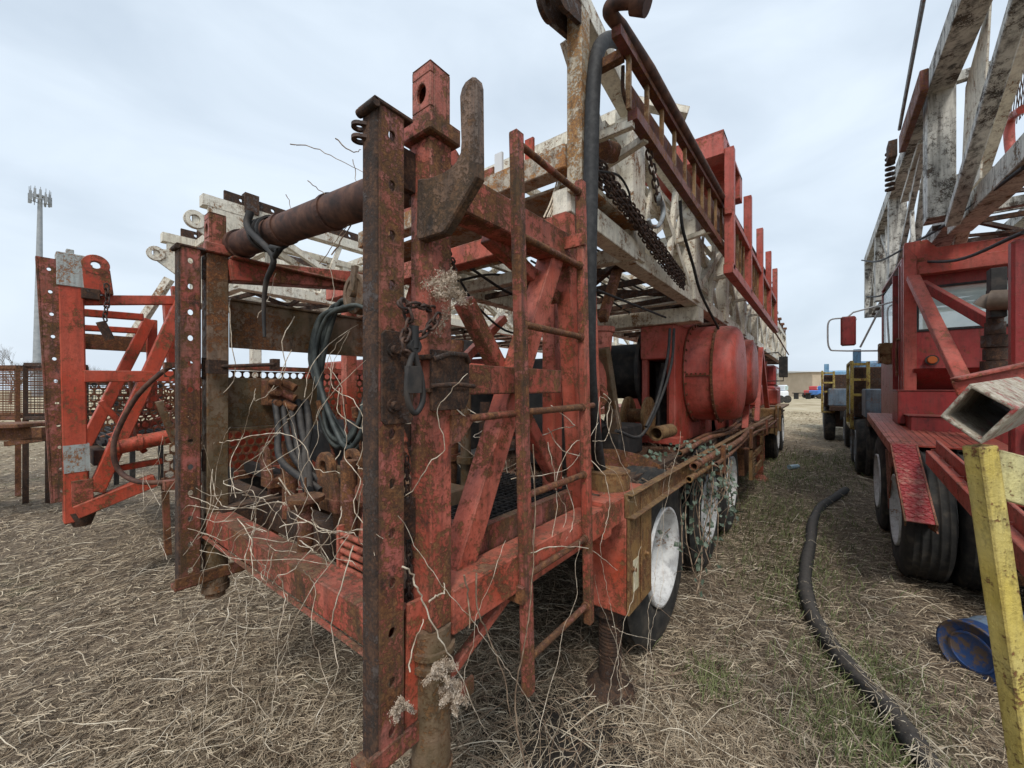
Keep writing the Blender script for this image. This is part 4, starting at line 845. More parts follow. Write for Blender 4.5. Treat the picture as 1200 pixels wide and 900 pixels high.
# derrick 2
truss(r2, -4.95, -6.15, 2.80, 3.30, [1.9, 2.8, 3.7, 4.6, 5.5, 6.4, 7.3, 8.2, 9.1], M['white'], .08, name='inner_mast', top0=1.7, rnd=9, grate=False)
d2 = truss(r2, -4.72, -6.38, 2.66, 3.52, [1.55, 3.2, 4.8, 6.4, 8.0, 9.6, 11.2, 12.8], M['white'], .118, top0=1.2, rnd=8)
for x in (-4.74, -6.30):
    g = MB(); g.prism([(0, 0), (.34, 0), (.34, -.55), (.20, -.55), (-.12, -.32), (-.12, -.20), (0, -.18)], (x, 1.24, 3.50), (0,1,0), (0,0,1), .02); eye(g, (x+.01, 1.14, 3.245), (1,0,0), .085, .04, .05); g.build('lug', M['white'], d2, bev=.003)
    g = MB(); g.holed((x-.02, 1.38, 3.525), (0,1,0), (0,0,1), [(.30, True)]*22, .10, .022, .03, 12, rw=.02); g.mm((x-.05, 1.55, 3.46), (x+.05, 1.68, 3.66)); g.build('drilled_bar', M['darkrust'], d2)
g = MB(); g.beam((-6.2, 1.25, 2.95), (-6.5, .9, 2.1), .08); g.beam((-4.85, 1.7, 2.5), (-4.85, 1.7, 1.1), .09); g.beam((-6.2, 1.7, 2.5), (-6.2, 1.7, 1.1), .09); g.split('mast_support', M['white'], r2, bev=.004)
g = MB(); g.mm((-5.6, 3.9, 2.22), (-4.8, 5.6, 2.46)); g.mm((-5.0, 2.2, 1.15), (-4.6, 3.1, 1.55)); g.split('engine_cover', M['black'], r2, bev=.02)
g = MB(); g.beam((-4.8, 1.8, 2.75), (-4.8, 12, 2.95), .05, .09); g.beam((-5.3, 1.4, 2.8), (-5.3, 12, 2.7), .06, .08); g.beam((-5.8, 1.6, 2.72), (-5.8, 12, 3.0), .06, .08); g.split('inner_rail', M['white'], d2, bev=.003)
# ================================================================ racks at the far left
def basket(c, w, h, dpt, lab, mm_='rust', wall=None):
    b = thing('mesh_rack', lab, 'rack', (c[0], c[1], 0)); c = V(c); s_, f_ = RT, FW
    def Q(a, z, d=0): return c + s_*a + f_*d + ZAX*z
    g = MB()
    for d in (0, dpt):
        for a in (0, w): g.beam(Q(a, 0, d), Q(a, h, d), .05)
        for z in (.03, h): g.beam(Q(0, z, d), Q(w, z, d), .05)
    for a in (0, w): g.beam(Q(a, h, 0), Q(a, h, dpt), .05); g.beam(Q(a, .05, 0), Q(a, .05, dpt), .05)
    for a in (0, w): g.beam(Q(a, -c.z+.0, 0), Q(a, 0, 0), .06); g.beam(Q(a, -c.z, dpt), Q(a, 0, dpt), .06)
    g.build('frame', M[mm_], b)
    g = MB(); n = int(w/.055); m = int(h/.04)
    for d in (0, dpt):
        for i in range(n): g.beam(Q(i*w/n, 0, d), Q(i*w/n, h, d), .006)
        for j in range(m): g.beam(Q(0, j*h/m, d), Q(w, j*h/m, d), .006, .012)
    g.build('mesh_panel', M[mm_], b)
    return b
basket(PD(-130, 492, 6), 1.95, .80, .9, 'low rusty mesh rack left of the far left rig')
basket(PD(30, 492, 5.6), .32, .78, .5, 'narrow rusty upright mesh rack between the wide rack and the left rig', 'darkrust')
basket(PD(99, 487, 6.2), .75, .50, .5, 'dark mesh rack seen through the braces of the left rig', 'black')
tr = thing('flat_trailer', 'rusty flat trailer tongue and deck edge at the left picture edge', 'trailer', tuple(PD(-100, 520, 4.6)[:2])+(0,))
MB().beam(PD(-160, 503, 4.6), PD(52, 497, 4.6), .5, .05).build('deck', M['rust'], tr, bev=.01)
g = MB(); g.beam(PD(-160, 512, 4.5), PD(52, 508, 4.5), .06, .14); g.beam(PD(8, 520, 4.5), PD(52, 514, 4.5), .06, .06); g.build('side_beam', M['rust'], tr, bev=.004)
g = MB(); 
for px in (-150, -60): p = PD(px, 515, 4.6); g.beam(p, V((p.x, p.y, 0)), .1)
g.split('leg', M['rust'], tr)
# ================================================================ red rig truck on the right
r3 = thing('well_service_rig', 'dark red oilfield rig with a windowed cab on the right, mould-stained white derrick above', 'drilling rig', (1.5, 6, 0), 'red oilfield rigs with white derricks parked in the yard')
for y in (4.90, 6.3):
    for x in (.68, 1.0): wheel(r3, (x, y, .55), R=.55, Wd=.29, side=-1, dish=.02)
    for x in (2.3, 2.62): wheel(r3, (x, y, .56), R=.56, Wd=.29, side=1, n=32, tread=False)
wheel(r3, (.80, 9.9, .55), R=.55, side=-1, n=32); wheel(r3, (2.5, 9.9, .55), R=.55, side=1, n=32, tread=False)
tp = NT('tread_plate_red'); base_ = t_ = None
vr = tp.n('ShaderNodeTexChecker'); tp.l(tp.mapped((1,1,1)), vr.inputs[0]); vr.inputs['Scale'].default_value = 55
tp.base(tp.mix(tp.ramp(tp.noise(14, 6, .7), [(.5, 0.), (.6, 1.)]), (.30,.035,.035), (.36,.13,.10))); tp.rough(.5)
hm_ = tp.n('ShaderNodeTexVoronoi'); tp.l(tp.mapped((1, 1, 1)), hm_.inputs['Vector']); hm_.inputs['Scale'].default_value = 42; tp.bump(hm_.outputs[0], .9, .01)
M['tread'] = tp.m
# fender: sloped flap with diamond bars, flat top
g = MB(); g.beam((.575, 4.81, 1.14), (.575, 4.06, .66), .15, .012, up=XAX.cross(V((0,-.75,-.48))).normalized()); fl = g.build('fender_flap', M['tread'], r3, bev=.002)
g = MB(); dv = V((0, -.75, -.48)).normalized(); nv = dv.cross(XAX).normalized(); nv = nv if nv.z > 0 else -nv
for i in range(26):
    for j in range(5):
        c = V((.512+.031*j, 4.81, 1.14)) + dv*(.02+.033*i) + nv*.009; s_ = 1 if (i+j) % 2 else -1; e = (XAX*.012*s_ + dv*.010); g.beam(c-e, c+e, .006, .004, up=nv)
g.build('raised_tread', M['tread'], fl)
g = MB(); g.beam((.495, 4.81, 1.12), (.495, 4.06, .64), .010, .045, up=nv); g.beam((.655, 4.81, 1.12), (.655, 4.06, .64), .012, .06, up=nv); g.prism([(0, 0), (.36, -.26), (.06, -.30)], (.665, 4.42, .86), (0,-1,0), (0,0,1), .01); g.build('flap_edge', M['red_rusty'], r3)
g = MB(); g.beam((.86, 4.81, 1.135), (.86, 6.95, 1.30), .72, .02)
for k in range(11): g.beam((.53+.05*k, 4.83, 1.148), (.53+.05*k, 6.9, 1.309), .022, .008)
g.beam((.495, 4.81, 1.10), (.495, 6.95, 1.265), .012, .09); g.mm((.9, 6.95, 1.0), (1.2, 6.98, 1.25)); g.build('fender_top', M['smooth_red'], r3, bev=.003)
g = MB(); g.prism([(0, 0), (.5, 0), (.3, -.55)], (.52, 4.95, 1.02), (0,1,0), (0,0,1), .01); g.build('fender_stay', M['red_rusty'], r3)
# rear deck beam
a = V((.95, 5.7, .97)); b = V((1.22, 2.2, .86)); a = PX(1090, 536, .69); b = a + (PX(1200, 652, .69)-a)*1.3
g = MB(); g.beam(a, b, .05, .11); g.beam(a+V((.04, 0, .09)), b+V((.04, 0, .09)), .02, .10); g.build('deck_side_beam', M['smooth_red'], r3, bev=.004)
g = MB()
for k in range(9): p = a.lerp(b, k/9); g.box(p+V((.02, 0, .05)), (.03, .02, .03))
g.split('lashing_lug', M['smooth_red'], r3)
g = MB(); g.mm((1.25, 2.4, .80), (2.6, 5.5, .85)); g.build('rear_deck', M['rust'], r3)
g = MB(); g.mm((1.30, 2.3, .5), (1.38, 11, .74)); g.mm((2.1, 2.3, .5), (2.2, 11, .74)); g.split('chassis_rail', M['black'], r3)
g = MB(); g.mm((.97, 4.3, .27), (2.4, 4.38, .34)); g.build('underrun_bar', M['rust'], r3, bev=.004)
g = MB()
for k in range(14): p = V((random.uniform(1.1, 2.0), random.uniform(3.6, 5.6), random.uniform(.82, 1.2))); g.cyl(p, p+V((random.uniform(-.2, .2), random.uniform(-.3, .3), random.uniform(0, .3))), random.uniform(.03, .09), n=12)
g.split('winch_machinery', M['darkrust'], r3)
# cab
g = MB(); X0, X1, Y0, Z0, Z1 = .74, 2.3, 6.3, 1.15, 3.12
wx0, wx1, wz0, wz1 = .87, 1.62, 2.28, 2.74
for a, b in (((X0, Y0, Z0), (X1, Y0+.04, wz0)), ((X0, Y0, wz1), (X1, Y0+.04, Z1)), ((X0, Y0, wz0), (wx0, Y0+.04, wz1)), ((wx1, Y0, wz0), (X1, Y0+.04, wz1)),
             ((X0, 8.2, Z0), (X1, 8.24, 2.1)), ((X0, Y0+.04, 1.1), (X1, 8.24, 1.15)), ((X1-.04, Y0+.04, Z0), (X1, 8.2, Z1)), ((X0, Y0+.04, Z1-.03), (X1, 8.24, Z1)),
             ((X0, 6.95, Z0), (X0+.04, 8.2, 2.15)), ((X0, Y0+.04, Z0), (X0+.04, 6.45, Z1-.03)), ((X0, 8.1, 2.15), (X0+.04, 8.2, Z1-.03))): g.mm(a, b)
cab = g.build('cab', M['cab_red'], r3, bev=.006)
g = MB(); g.mm((wx0-.012, Y0+.012, wz0-.012), (wx1+.012, Y0+.02, wz1+.012)); wn = g.build('rear_window', M['glass'], cab)
g = MB()
for a, b in (((wx0-.02, Y0-.012, wz0-.02), (wx1+.02, Y0+.0, wz0+.008)), ((wx0-.02, Y0-.012, wz1-.008), (wx1+.02, Y0, wz1+.02)), ((wx0-.02, Y0-.012, wz0), (wx0+.006, Y0, wz1)), ((wx1-.006, Y0-.012, wz0), (wx1+.02, Y0, wz1))): g.mm(a, b)
g.build('window_seal', M['hose'], wn, bev=.004)
g = MB(); g.mm((X0+.01, 6.95, 2.15), (X0+.02, 8.1, 3.0)); g.build('side_window', M['glass'], cab)
g = MB(); g.mm((X0-.01, 6.42, Z0), (X0+.045, 6.47, 3.05)); g.mm((X0-.01, 6.93, Z0), (X0+.045, 6.97, 3.05)); g.split('door_frame', M['cab_red'], cab, bev=.004)
g = MB(); g.mm((.75, 6.1, 2.86), (1.55, 6.22, 3.0)); g.prism([(0, 0), (.9, 0), (.9, .16), (.25, .16), (.18, .26), (0, .26)], (.74, 6.14, 2.98), (1,0,0), (0,0,1), -.05); g.build('header_beam', M['smooth_red'], r3, bev=.006)
l_ = PY(1092, 422, 6.28); g = MB(); g.cyl(l_, l_+V((0, -.02, 0)), .055, n=24); lm = g.build('marker_lamp', M['black'], r3); g = MB(); g.cyl(l_+V((0,-.02,0)), l_+V((0, -.035, 0)), .042, .035, 24); g.build('lens', M['amber'], lm)
g = MB(); g.mm((.66, 5.9, 1.25), (1.8, 6.29, 1.60)); g.mm((.65, 5.89, 1.603), (1.82, 6.29, 1.612)); g.build('step_box', M['cab_red'], r3, bev=.006)
g = MB(); g.mm((.72, 5.60, 1.10), (1.75, 5.9, 1.345)); g.mm((.70, 5.58, 1.348), (1.77, 5.9, 1.36)); g.build('step_box', M['cab_red'], r3, bev=.006)
g = MB(); g.prism([(0, 0), (0, .22), (-.3, .22)], (.80, 6.29, 1.62), (0,1,0), (0,0,1), .9); g.build('step_shelf', M['cab_red'], r3)
g = MB(); g.prism([(0, 0), (.1, 0), (.1, 1.9), (.0, 2.05)], (.725, 6.05, 1.15), (1,0,0), (0,0,1), -.07); g.build('upright', M['smooth_red'], r3, bev=.004)
g = MB(); g.beam(PY(1070, 325, 5.95), PY(1130, 450, 4.75), .10, .06); g.build('diagonal_brace', M['smooth_red'], r3, bev=.005)
g = MB(); g.beam(PY(1080, 333, 6.0), PY(1172, 385, 5.3), .06, .09); g.build('diagonal_brace', M['cab_red'], r3, bev=.005)
g = MB(); p = PY(1190, 455, 4.1); g.mm((p.x-.03, 4.04, .85), (p.x+.05, 4.12, 2.60)); g.mm((p.x+.05, 4.04, 2.50), (p.x+1.2, 4.12, 2.60)); g.build('rear_portal', M['cab_red'], r3, bev=.015)
g = MB(); p = PY(1174, 330, 4.9); g.mm((p.x-.06, 4.9, 2.2), (p.x+.03, 5.0, 2.6)); g.build('bracket_post', M['black'], r3, bev=.005)
g = MB(); g.cyl(PD(1160, 352, 3.2), PD(1215, 350, 3.0), .08, n=20); g.tube(catmull([PD(1150, 360, 3.25), PD(1158, 353, 3.22), PD(1165, 352, 3.2)], 4), .06, 14); g.build('muffler', simple('heat_stained_muffler', [(.10,.07,.05),(.22,.17,.125)], 8, .5, .2), r3)
g = MB()
for k, (y, r) in enumerate(((385, .06), (400, .08), (415, .07), (430, .085), (448, .07), (462, .085))): g.cyl(PD(1166, y-7, 3.3), PD(1166, y+7, 3.3), r, n=16)
g.cyl(PD(1166, 340, 3.3), PD(1166, 500, 3.3), .05, n=12); g.build('air_cleaner', M['darkrust'], r3)
# mirrors and grab rails
m0 = PY(994, 388, 7.4); g = MB(); g.box(m0, (.17, .05, .42)); mr = g.build('mirror', M['cab_red'], r3, bev=.02)
g = MB(); T_ = lambda px, py, y=7.4: PY(px, py, y)
g.tube(catmull([T_(1004, 374), T_(985, 373), T_(972, 376), T_(970, 390), T_(972, 408), T_(984, 411), T_(1046, 411, 7.2)], 5), .011, 8); g.tube([T_(994, 371), T_(1000, 366), T_(1045, 354, 7.2)], .011, 8)
g.tube([T_(1008, 407), T_(1030, 364, 7.2)], .012, 8); g.tube(catmull([T_(1045, 357, 7.2), T_(1040, 365, 7.2), T_(1042, 405, 7.2)], 4), .010, 8); g.build('mirror_arm', simple('white_tube_paint', [(.45,.45,.44),(.6,.6,.58)], 20, .5, .1), r3)
g = MB(); p = PY(1039, 414, 7.3); g.box(p, (.16, .2, .26)); g.cyl(p+V((-.02, -.1, .05)), p+V((-.02, -.18, .05)), .08, n=16); g.cyl(p+V((-.0, -.1, -.09)), p+V((-.0, -.17, -.09)), .07, n=16); g.build('lamp_cluster', M['ochre'], r3)
g = MB(); g.tube(catmull([PY(1051, 440, 6.5), PY(1051, 402, 6.5), PY(1056, 398, 6.4), PY(1064, 398, 6.3)], 4), .012, 8); g.build('grab_rail', M['rust'], r3)
# derrick 3: a larger mast, resting above the cab roof
K = 5/3
def KP(x, y, z): return V((x*K, y*K, H+(z-H)*K))
d3 = truss(r3, 2.9, .5*K, 3.28, 4.70, [3.42*K, 5.05*K, 6.2*K, 7.5*K], M['black_white'], .20, inset=.17, top0=1.3*K, colmat=M['black_white'], rnd=11)
def b3(a, b, w, h, m, nm='brace', x=.5, ext=0):
    A = PX(*a, x*K); B = PX(*b, x*K); B = B + (B-A)*ext; MB().beam(A, B, w*K, h*K, up=XAX).build(nm, M[m], d3, bev=.006)
b3((1116, 262), (1198, -5), .045, .055, 'black_white', x=.56, ext=.35)
b3((1124, 285), (1202, 38), .04, .06, 'white', x=.72, ext=.4)
b3((1060, 235), (1082, 165), .03, .05, 'white_dirty', x=.54); b3((1072, 300), (1086, 200), .03, .045, 'black_white', x=.62); b3((1062, 300), (1080, 250), .03, .04, 'white', x=.8)
g = MB(); g.beam(KP(.655, 3.48, 2.60), KP(.655, 1.0, 2.47), .17, .17); g.build('brace', M['white_dirty'], d3, bev=.006)
g = MB(); g.beam(KP(.9, 3.40, 2.63), KP(1.7, 3.40, 2.63), .14, .16); g.beam(KP(.9, 3.30, 2.76), KP(1.7, 3.30, 2.76), .05, .2); g.beam(KP(.75, 2.2, 2.56), KP(1.7, 2.2, 2.56), .1, .1); g.split('cross_beam', M['white_dirty'], d3, bev=.005)
g = MB()
for y in (1.9, 2.5, 2.9, 3.15, 3.9, 4.4): g.beam(KP(.7, y, 2.64), KP(1.7, y+.35, 2.64), .03, .03)
g.build('bottom_lacing', M['darkrust'], d3)
g = MB(); g.prism([(0, 0), (.58, .0), (.83, 1.33), (.17, 1.0)], KP(.64, 3.35, 2.68), (0,-1,0), (0,0,1), .014); g.build('gusset', M['white'], d3)
g = MB(); g.beam(KP(.455, 3.12, 3.33), KP(.455, 3.85, 3.33), .06, .20); g.build('platform_edge', M['brown_red'], d3, bev=.006)
g = MB()
for k in range(8): p = PX(1043, 180+k*6, .42*K); g.ring(p, (0, 0, 1), .016, .05, .02, 10)
g.box(PX(1045, 178, .42*K), (.08, .2, .2)); g.build('insulator_spring', M['darkrust'], d3)
g = MB(); g.tube(catmull([PX(1198, 128, 1.9), PX(1184, 140, 1.9), PX(1183, 165, 1.9), PX(1186, 185, 1.9)], 5), .05, 10); g.build('hoop', M['smooth_red'], d3)
g = MB()
A = PX(1182, 105, 2.0); 
for k in range(14): g.beam(A+V((0, -.09*k, -.6)), A+V((0, -.09*k-.4, .6)), .008); g.beam(A+V((0, -.09*k, .6)), A+V((0, -.09*k-.4, -.6)), .008)
g.build('mesh_guard', M['darkrust'], d3)
cb = MB(); cb.tube(catmull([PX(1010, 305, .70), PX(1030, 306, .75), PX(1070, 285, .9), PX(1110, 262, 1.0), PX(1200, 196, 1.03)], 6), .014, 8)
cb.tube(catmull([PX(1062, 306, .83), PX(1120, 305, 1.0), PX(1200, 272, 1.03)], 6), .014, 8); cb.tube(catmull([PX(1016, 348, .70), PX(1035, 345, .75), PX(1058, 320, .9)], 6), .014, 8); tag(cb.build('steel_cable', M['hose']), 'dark slack cables strung under the right-hand white derrick', 'cable')
g = MB(); g.cyl(PX(1085, -12, .68), PX(1054, 152, .68), .014, n=8); g.cyl(PX(1082.5, -12, .70), PX(1053, 152, .70), .009, n=8); tag(g.build('guy_wire', M['grey_paint']), 'thin taut guy wire rising past the top corner of the right-hand derrick', 'cable')
g = MB(); g.mm((1.0, 8.9, 3.12), (2.3, 9.1, 3.28)); g.mm((1.3, 8.95, .74), (1.4, 9.05, 3.12)); g.mm((2.1, 8.95, .74), (2.2, 9.05, 3.12)); g.split('mast_rest', M['smooth_red'], r3, bev=.01)
# ================================================================ two blue trucks further along the right row
def service_truck(x0, y0, ln, lab, cabm, boxm, framey):
    t_ = thing('service_truck', lab, 'truck', (x0+1.1, y0+ln/2, 0), 'blue service trucks in the right row')
    g = MB(); g.mm((x0+.15, y0, .95), (x0+2.2, y0+ln*.65, 1.1)); g.build('flatbed', M['darkrust'], t_, bev=.01)
    g = MB(); g.mm((x0+.4, y0, .7), (x0+.55, y0+ln, .95)); g.mm((x0+1.8, y0, .7), (x0+1.95, y0+ln, .95)); g.split('chassis_rail', M['black'], t_)
    g = MB(); g.mm((x0+.12, y0+.1, 1.1), (x0+.75, y0+.9, 1.62)); g.build('tool_box', M[boxm], t_, bev=.02)
    g = MB(); g.mm((x0+.1, y0+ln*.66, .9), (x0+2.0, y0+ln*.92, 2.3)); g.mm((x0+.5, y0+ln*.9, .9), (x0+1.9, y0+ln, 1.6)); cb_ = g.build('cab', M[cabm], t_, bev=.06)
    g = MB(); g.mm((x0+.085, y0+ln*.70, 1.7), (x0+.095, y0+ln*.88, 2.15)); g.mm((x0+.6, y0+ln*.66-.012, 1.65), (x0+1.9, y0+ln*.66-.004, 2.05)); g.split('cab_window', M['glass'], cb_)
    for y in (y0+.8, y0+2.0, y0+ln*.93): wheel(t_, (x0+.16, y, .52), R=.52, side=-1, n=32, rimmat=M['grey_paint'], tread=False); wheel(t_, (x0+2.15, y, .52), R=.52, side=1, n=24, rimmat=M['grey_paint'], tread=False)
    for (yf, zf0, zf1, wf) in framey:
        g = MB(); X_ = x0-.02
        for xx in (X_, X_+wf):
            g.beam((xx, yf, zf0), (xx, yf, zf1), .055)
        for z in (zf0, (zf0+zf1)/2, zf1-.05, zf1-.35): g.beam((X_, yf, z), (X_+wf, yf, z), .05)
        for z in (zf0, zf1): g.beam((X_, yf, z), (X_+.0, yf+1.4, z), .05)
        g.beam((X_, yf+1.4, zf0), (X_, yf+1.4, zf1), .055); g.build('yellow_rack_frame', M['rack_yellow'], t_, bev=.004)
        g = MB(); g.mm((X_+.04, yf+.12, 1.05), (X_+wf+.5, yf+1.2, zf1-.1)); g.mm((X_+.1, yf+.1, .45), (X_+wf+.6, yf+1.3, .95)); g.split('stowed_load', M['darkrust'], t_, bev=.02)
    g = MB()
    for k in range(12): p = V((x0+random.uniform(.3, 1.9), y0+random.uniform(.5, 3), random.uniform(1.2, 1.7))); g.cyl(p, p+V((random.uniform(-.4, .4), random.uniform(-.5, .5), random.uniform(0, .5))), random.uniform(.03, .09), n=10)
    g.split('deck_machinery', M['darkrust'], t_)
    g = MB(); g.beam((x0+.1, y0+1.8, 1.0), (x0+.1, y0+1.8, 2.45), .13); g.beam((x0+1.0, y0+1.6, 1.1), (x0+.9, y0+1.6, 2.35), .12); g.beam((x0+.3, y0+1.2, 2.0), (x0+1.3, y0+1.4, 2.2), .08); g.build('hoist_post', M['blue_paint'], t_, bev=.01)
    return t_
service_truck(.52, 9.3, 5.6, 'nearer grey blue flatbed truck with a yellow rack frame on its tail', 'blue_paint', 'bluegrey', [(10.3, .85, 2.15, .24)])
service_truck(.08, 15.3, 6.0, 'farther light blue truck behind the yellow rack frame, big black wheel showing', 'blue_paint', 'bluegrey', [(15.6, .9, 2.15, .28)])
# ================================================================ yellow stand with steel tubes
P0 = PD(1148, 522, .95); P1 = PD(1203, 900, .93); foot = P0 + (P1-P0)*((P0.z)/(P0.z-P1.z))
st = thing('yellow_stand', 'chipped yellow steel trestle stand at the right picture edge, carrying the open square tube', 'stand', (foot.x, foot.y, 0))
g = MB(); g.beam(P0, foot, .046, .040, up=FW); g.build('leg', M['yellow'], st, bev=.003)
A = PD(1160, 553, .965); B = A + RT*.55 + FW*(-.08) + ZAX*(-.16); g = MB(); g.beam(A, B, .022, .115); g.build('arm', M['pale_yellow'], st, bev=.003)
g = MB(); g.beam(PD(1178, 770, .96), PD(1178, 770, .96)+RT*.45+ZAX*(-.33), .03, .035); g.build('stay', M['pale_yellow'], st, bev=.003)
F2 = V((foot.x, foot.y, 0)) + RT*.75 + FW*.1; g = MB(); g.beam(B, F2, .06, .045); g.build('leg', M['yellow'], st, bev=.003)
ax = (RT*1.67 + FW*1.0 + ZAX*.09).normalized(); c0 = PD(1147, 484, .93)
def mouth(px, py):
    d = ray(px, py); o = V((0,0,H)); k = (c0-o).dot(ax)/d.dot(ax); return o + d*k
cs = [mouth(*q) for q in ((1101,488),(1137,449),(1194,479),(1149,521))]; cen = sum(cs, V((0,0,0)))/4
ins = [c + (cen-c)*.17 for c in cs]; Ln = .85
vs_ = cs + ins + [c+ax*Ln for c in cs] + [c+ax*Ln for c in ins]
fs_ = []
for i in range(4):
    j = (i+1) % 4; fs_ += [(i, j, 4+j, 4+i), (i, 8+i, 8+j, j), (4+i, 4+j, 12+j, 12+i), (8+i, 12+i, 12+j, 8+j)]
tm = paint('scraped_tube_paint', (.46,.07,.065), .68, .3, seed=46, scale=1.4, faded=(.5,.16,.14), rustcol=((.22,.18,.13),(.42,.37,.29),(.56,.52,.44)), worn=(.44,.41,.35), dust=.3)
g = MB(); g.add(vs_, fs_); tag(g.build('square_tube', tm, bev=.0025), 'open end of a red and bare square steel tube resting on the yellow stand', 'steel tube')
g = MB(); a = PD(1118, 445, 1.28); b = PD(1290, 408, 1.15); g.beam(a, b, .05, .012); g.beam(a+V((0,0,-.03)), b+V((0,0,-.03)), .008, .05)
tag(g.build('angle_iron', M['smooth_red'], bev=.003), 'flat red angle iron lying just behind the open square tube', 'angle iron')
# ================================================================ blue barrel
bc = PZ(1127, 762, .0); bc.z = .145; bd_ = (RT*.97 + FW*.16).normalized(); R_ = .158; Lb = .62; bc = bc + FW*-.22 + V((0,0,-.01)) - RT*.20
t = NT('blue_drum_paint'); geo = t.n('ShaderNodeTexCoord')
sp = t.n('ShaderNodeSeparateXYZ'); t.l(geo.outputs['Object'], sp.inputs[0])
band = t.ramp(t.math('ADD', t.math('MULTIPLY', sp.outputs[0], 1.), t.math('MULTIPLY', t.noise(9, 5, .7), .02)), [(.09, 0.), (.095, 1.), (.44, 1.), (.445, 0.)])
c_ = t.mix(t.math('MULTIPLY', band, .75), (.012,.058,.20), (.26,.35,.42)); c_ = t.mix(t.ramp(t.noise(14, 6, .7), [(.53, 0.), (.60, 1.)]), c_, (.14,.085,.05)); c_ = t.mix(t.ramp(t.noise(60, 5, .7), [(.5, 0.), (.7, .5)]), c_, (.06,.07,.09))
t.base(c_); t.rough(.42); t.bump(t.noise(30, 5, .7), .3, .003)
g = MB(); pr = [(.012, 0), (.012, R_*.93), (.0, R_*.95), (-.0, R_*1.02), (.012, R_*1.02), (.02, R_)]
for o in (.2, .41): pr += [(o-.018, R_), (o-.006, R_*1.04), (o+.006, R_*1.04), (o+.018, R_)]
pr += [(Lb-.02, R_), (Lb-.012, R_*1.02), (Lb, R_*1.02), (Lb, R_*.95), (Lb-.03, R_*.93), (Lb-.03, 0)]
g.lathe((0,0,0), (1,0,0), pr, 48)
cp = t.ramp(sp.outputs[0], [(.0125, 1.), (.016, 0.)]); dc_ = t.ramp(t.noise(13, 7, .75), [(.50, 0.), (.56, 1.)]); c2_ = t.mix(t.math('MULTIPLY', cp, dc_), c_, (.13,.085,.055)); c2_ = t.mix(.25, c2_, (.05,.05,.05)); t.base(c2_)
g.ring((.008, 0, 0), (1,0,0), R_*.60, R_*.66, .008, 36)
bl = g.build('barrel', t.m); bl.location = bc; bl.rotation_euler = bd_.to_track_quat('X', 'Z').to_euler(); WP[bl.name] = bc.copy()
tag(bl, 'scuffed blue steel drum lying on its side in the straw beneath the right truck', 'barrel')
g = MB(); q_ = MB()
q_.ring((.018, .09, -.02), (1,0,0), .034, .042, .008, 20); bo = q_.build('bung', t.m); bo.parent = bl
# ================================================================ ground hose
hp = [(991,574),(978,583),(962,594),(953,612),(950,636),(945,662),(944,692),(952,724),(968,752),(990,782),(1018,812),(1044,840),(1068,872),(1092,905),(1110,935)]
pts = []
for q in hp: p = PZ(q[0], q[1], .04); p.z = gh(p.x, p.y)+.045; pts.append(p)
g = MB(); cm = catmull(pts, 8); g.tube(cm, .049, 18, rf=lambda f: 1+.05*math.sin(f*60)); tag(g.build('ground_hose', M['hose']), 'thick black hose snaking over the straw down the lane between the rigs', 'hose')
g = MB(); hr = random.Random(31)
for k in range(170):
    p = hr.choice(cm); a = hr.uniform(0, 6.28); L_ = hr.uniform(.05, .16); d_ = V((math.cos(a), math.sin(a), 0)); n_ = V((-d_.y, d_.x, 0)); pp = []
    for f in (-1, -.5, 0, .5, 1): q = p+d_*L_*f+n_*hr.gauss(0, .008)+V((hr.gauss(0, .02), hr.gauss(0, .02), 0)); dd_ = min((q-c).to_2d().length for c in cm[::3]); q.z = gh(q.x, q.y)+.012+ (.085*max(0, 1-(dd_/.10)**2)); pp.append(q)
    g.tube(pp, hr.uniform(.0009, .0022), 4)
sh_ = tag(g.build('dead_stems', stem_m), 'dead stems strewn across the black ground hose', 'dead stems'); kind(sh_, 'stuff')
# small blue can further up the lane
p = PZ(930, 547, .04); g = MB(); d_ = (RT*.95+FW*.3).normalized(); g.cyl(p-d_*.12, p+d_*.12, .045, n=18); g.cyl(p+d_*.12, p+d_*.15, .02, n=12); tag(g.build('bottle', simple('pale_blue_plastic', [(.18,.32,.42),(.45,.55,.6)], 30, .4, 0)), 'small pale blue plastic bottle lying in the grass of the lane', 'bottle')
# ================================================================ hoses, straps, chains on the near rig
g = MB(); g.tube(catmull([PX(741, 62, -.80), PX(728, 50, -.80), PX(715, 46, -.80), PX(703, 55, -.80), PX(697, 82, -.80), PX(694, 130, -.80), PX(692, 220, -.80), PX(690, 330, -.80), PX(690, 430, -.82), PX(697, 510, -.90), PX(706, 570, -1.0)], 8), .0335, 18)
tag(g.build('rubber_hose', M['hose']), 'thick black rubber hose arching over the mast end and hanging behind the ladder', 'hose')
g = MB(); sw = random.Random(3)
for k in range(13):
    o = sw.uniform(-.09, .09); w_ = .4+.9*sw.random(); x0_ = sw.uniform(-12, 10)
    g.tube(catmull([PY(425+x0_, 362, 1.15+o), PY(405+x0_, 352+k, 1.12+o), PY(390-k*1.5, 375, 1.1+o), PY(377-k*2*w_+k, 430, 1.08+o), PY(376+k*3*w_, 490+k*3, 1.1+o), PY(395+k*3, 523-k*2, 1.12+o), PY(418+k*2, 500-k*7, 1.15+o), PY(440+k, 470-k*14, 1.2+o)], 7), sw.choice((.008, .010, .013)), 10)
tag(g.build('hose_coil', M['hose_grey']), 'bundle of grey hydraulic hoses looped between the two rear posts', 'hoses')
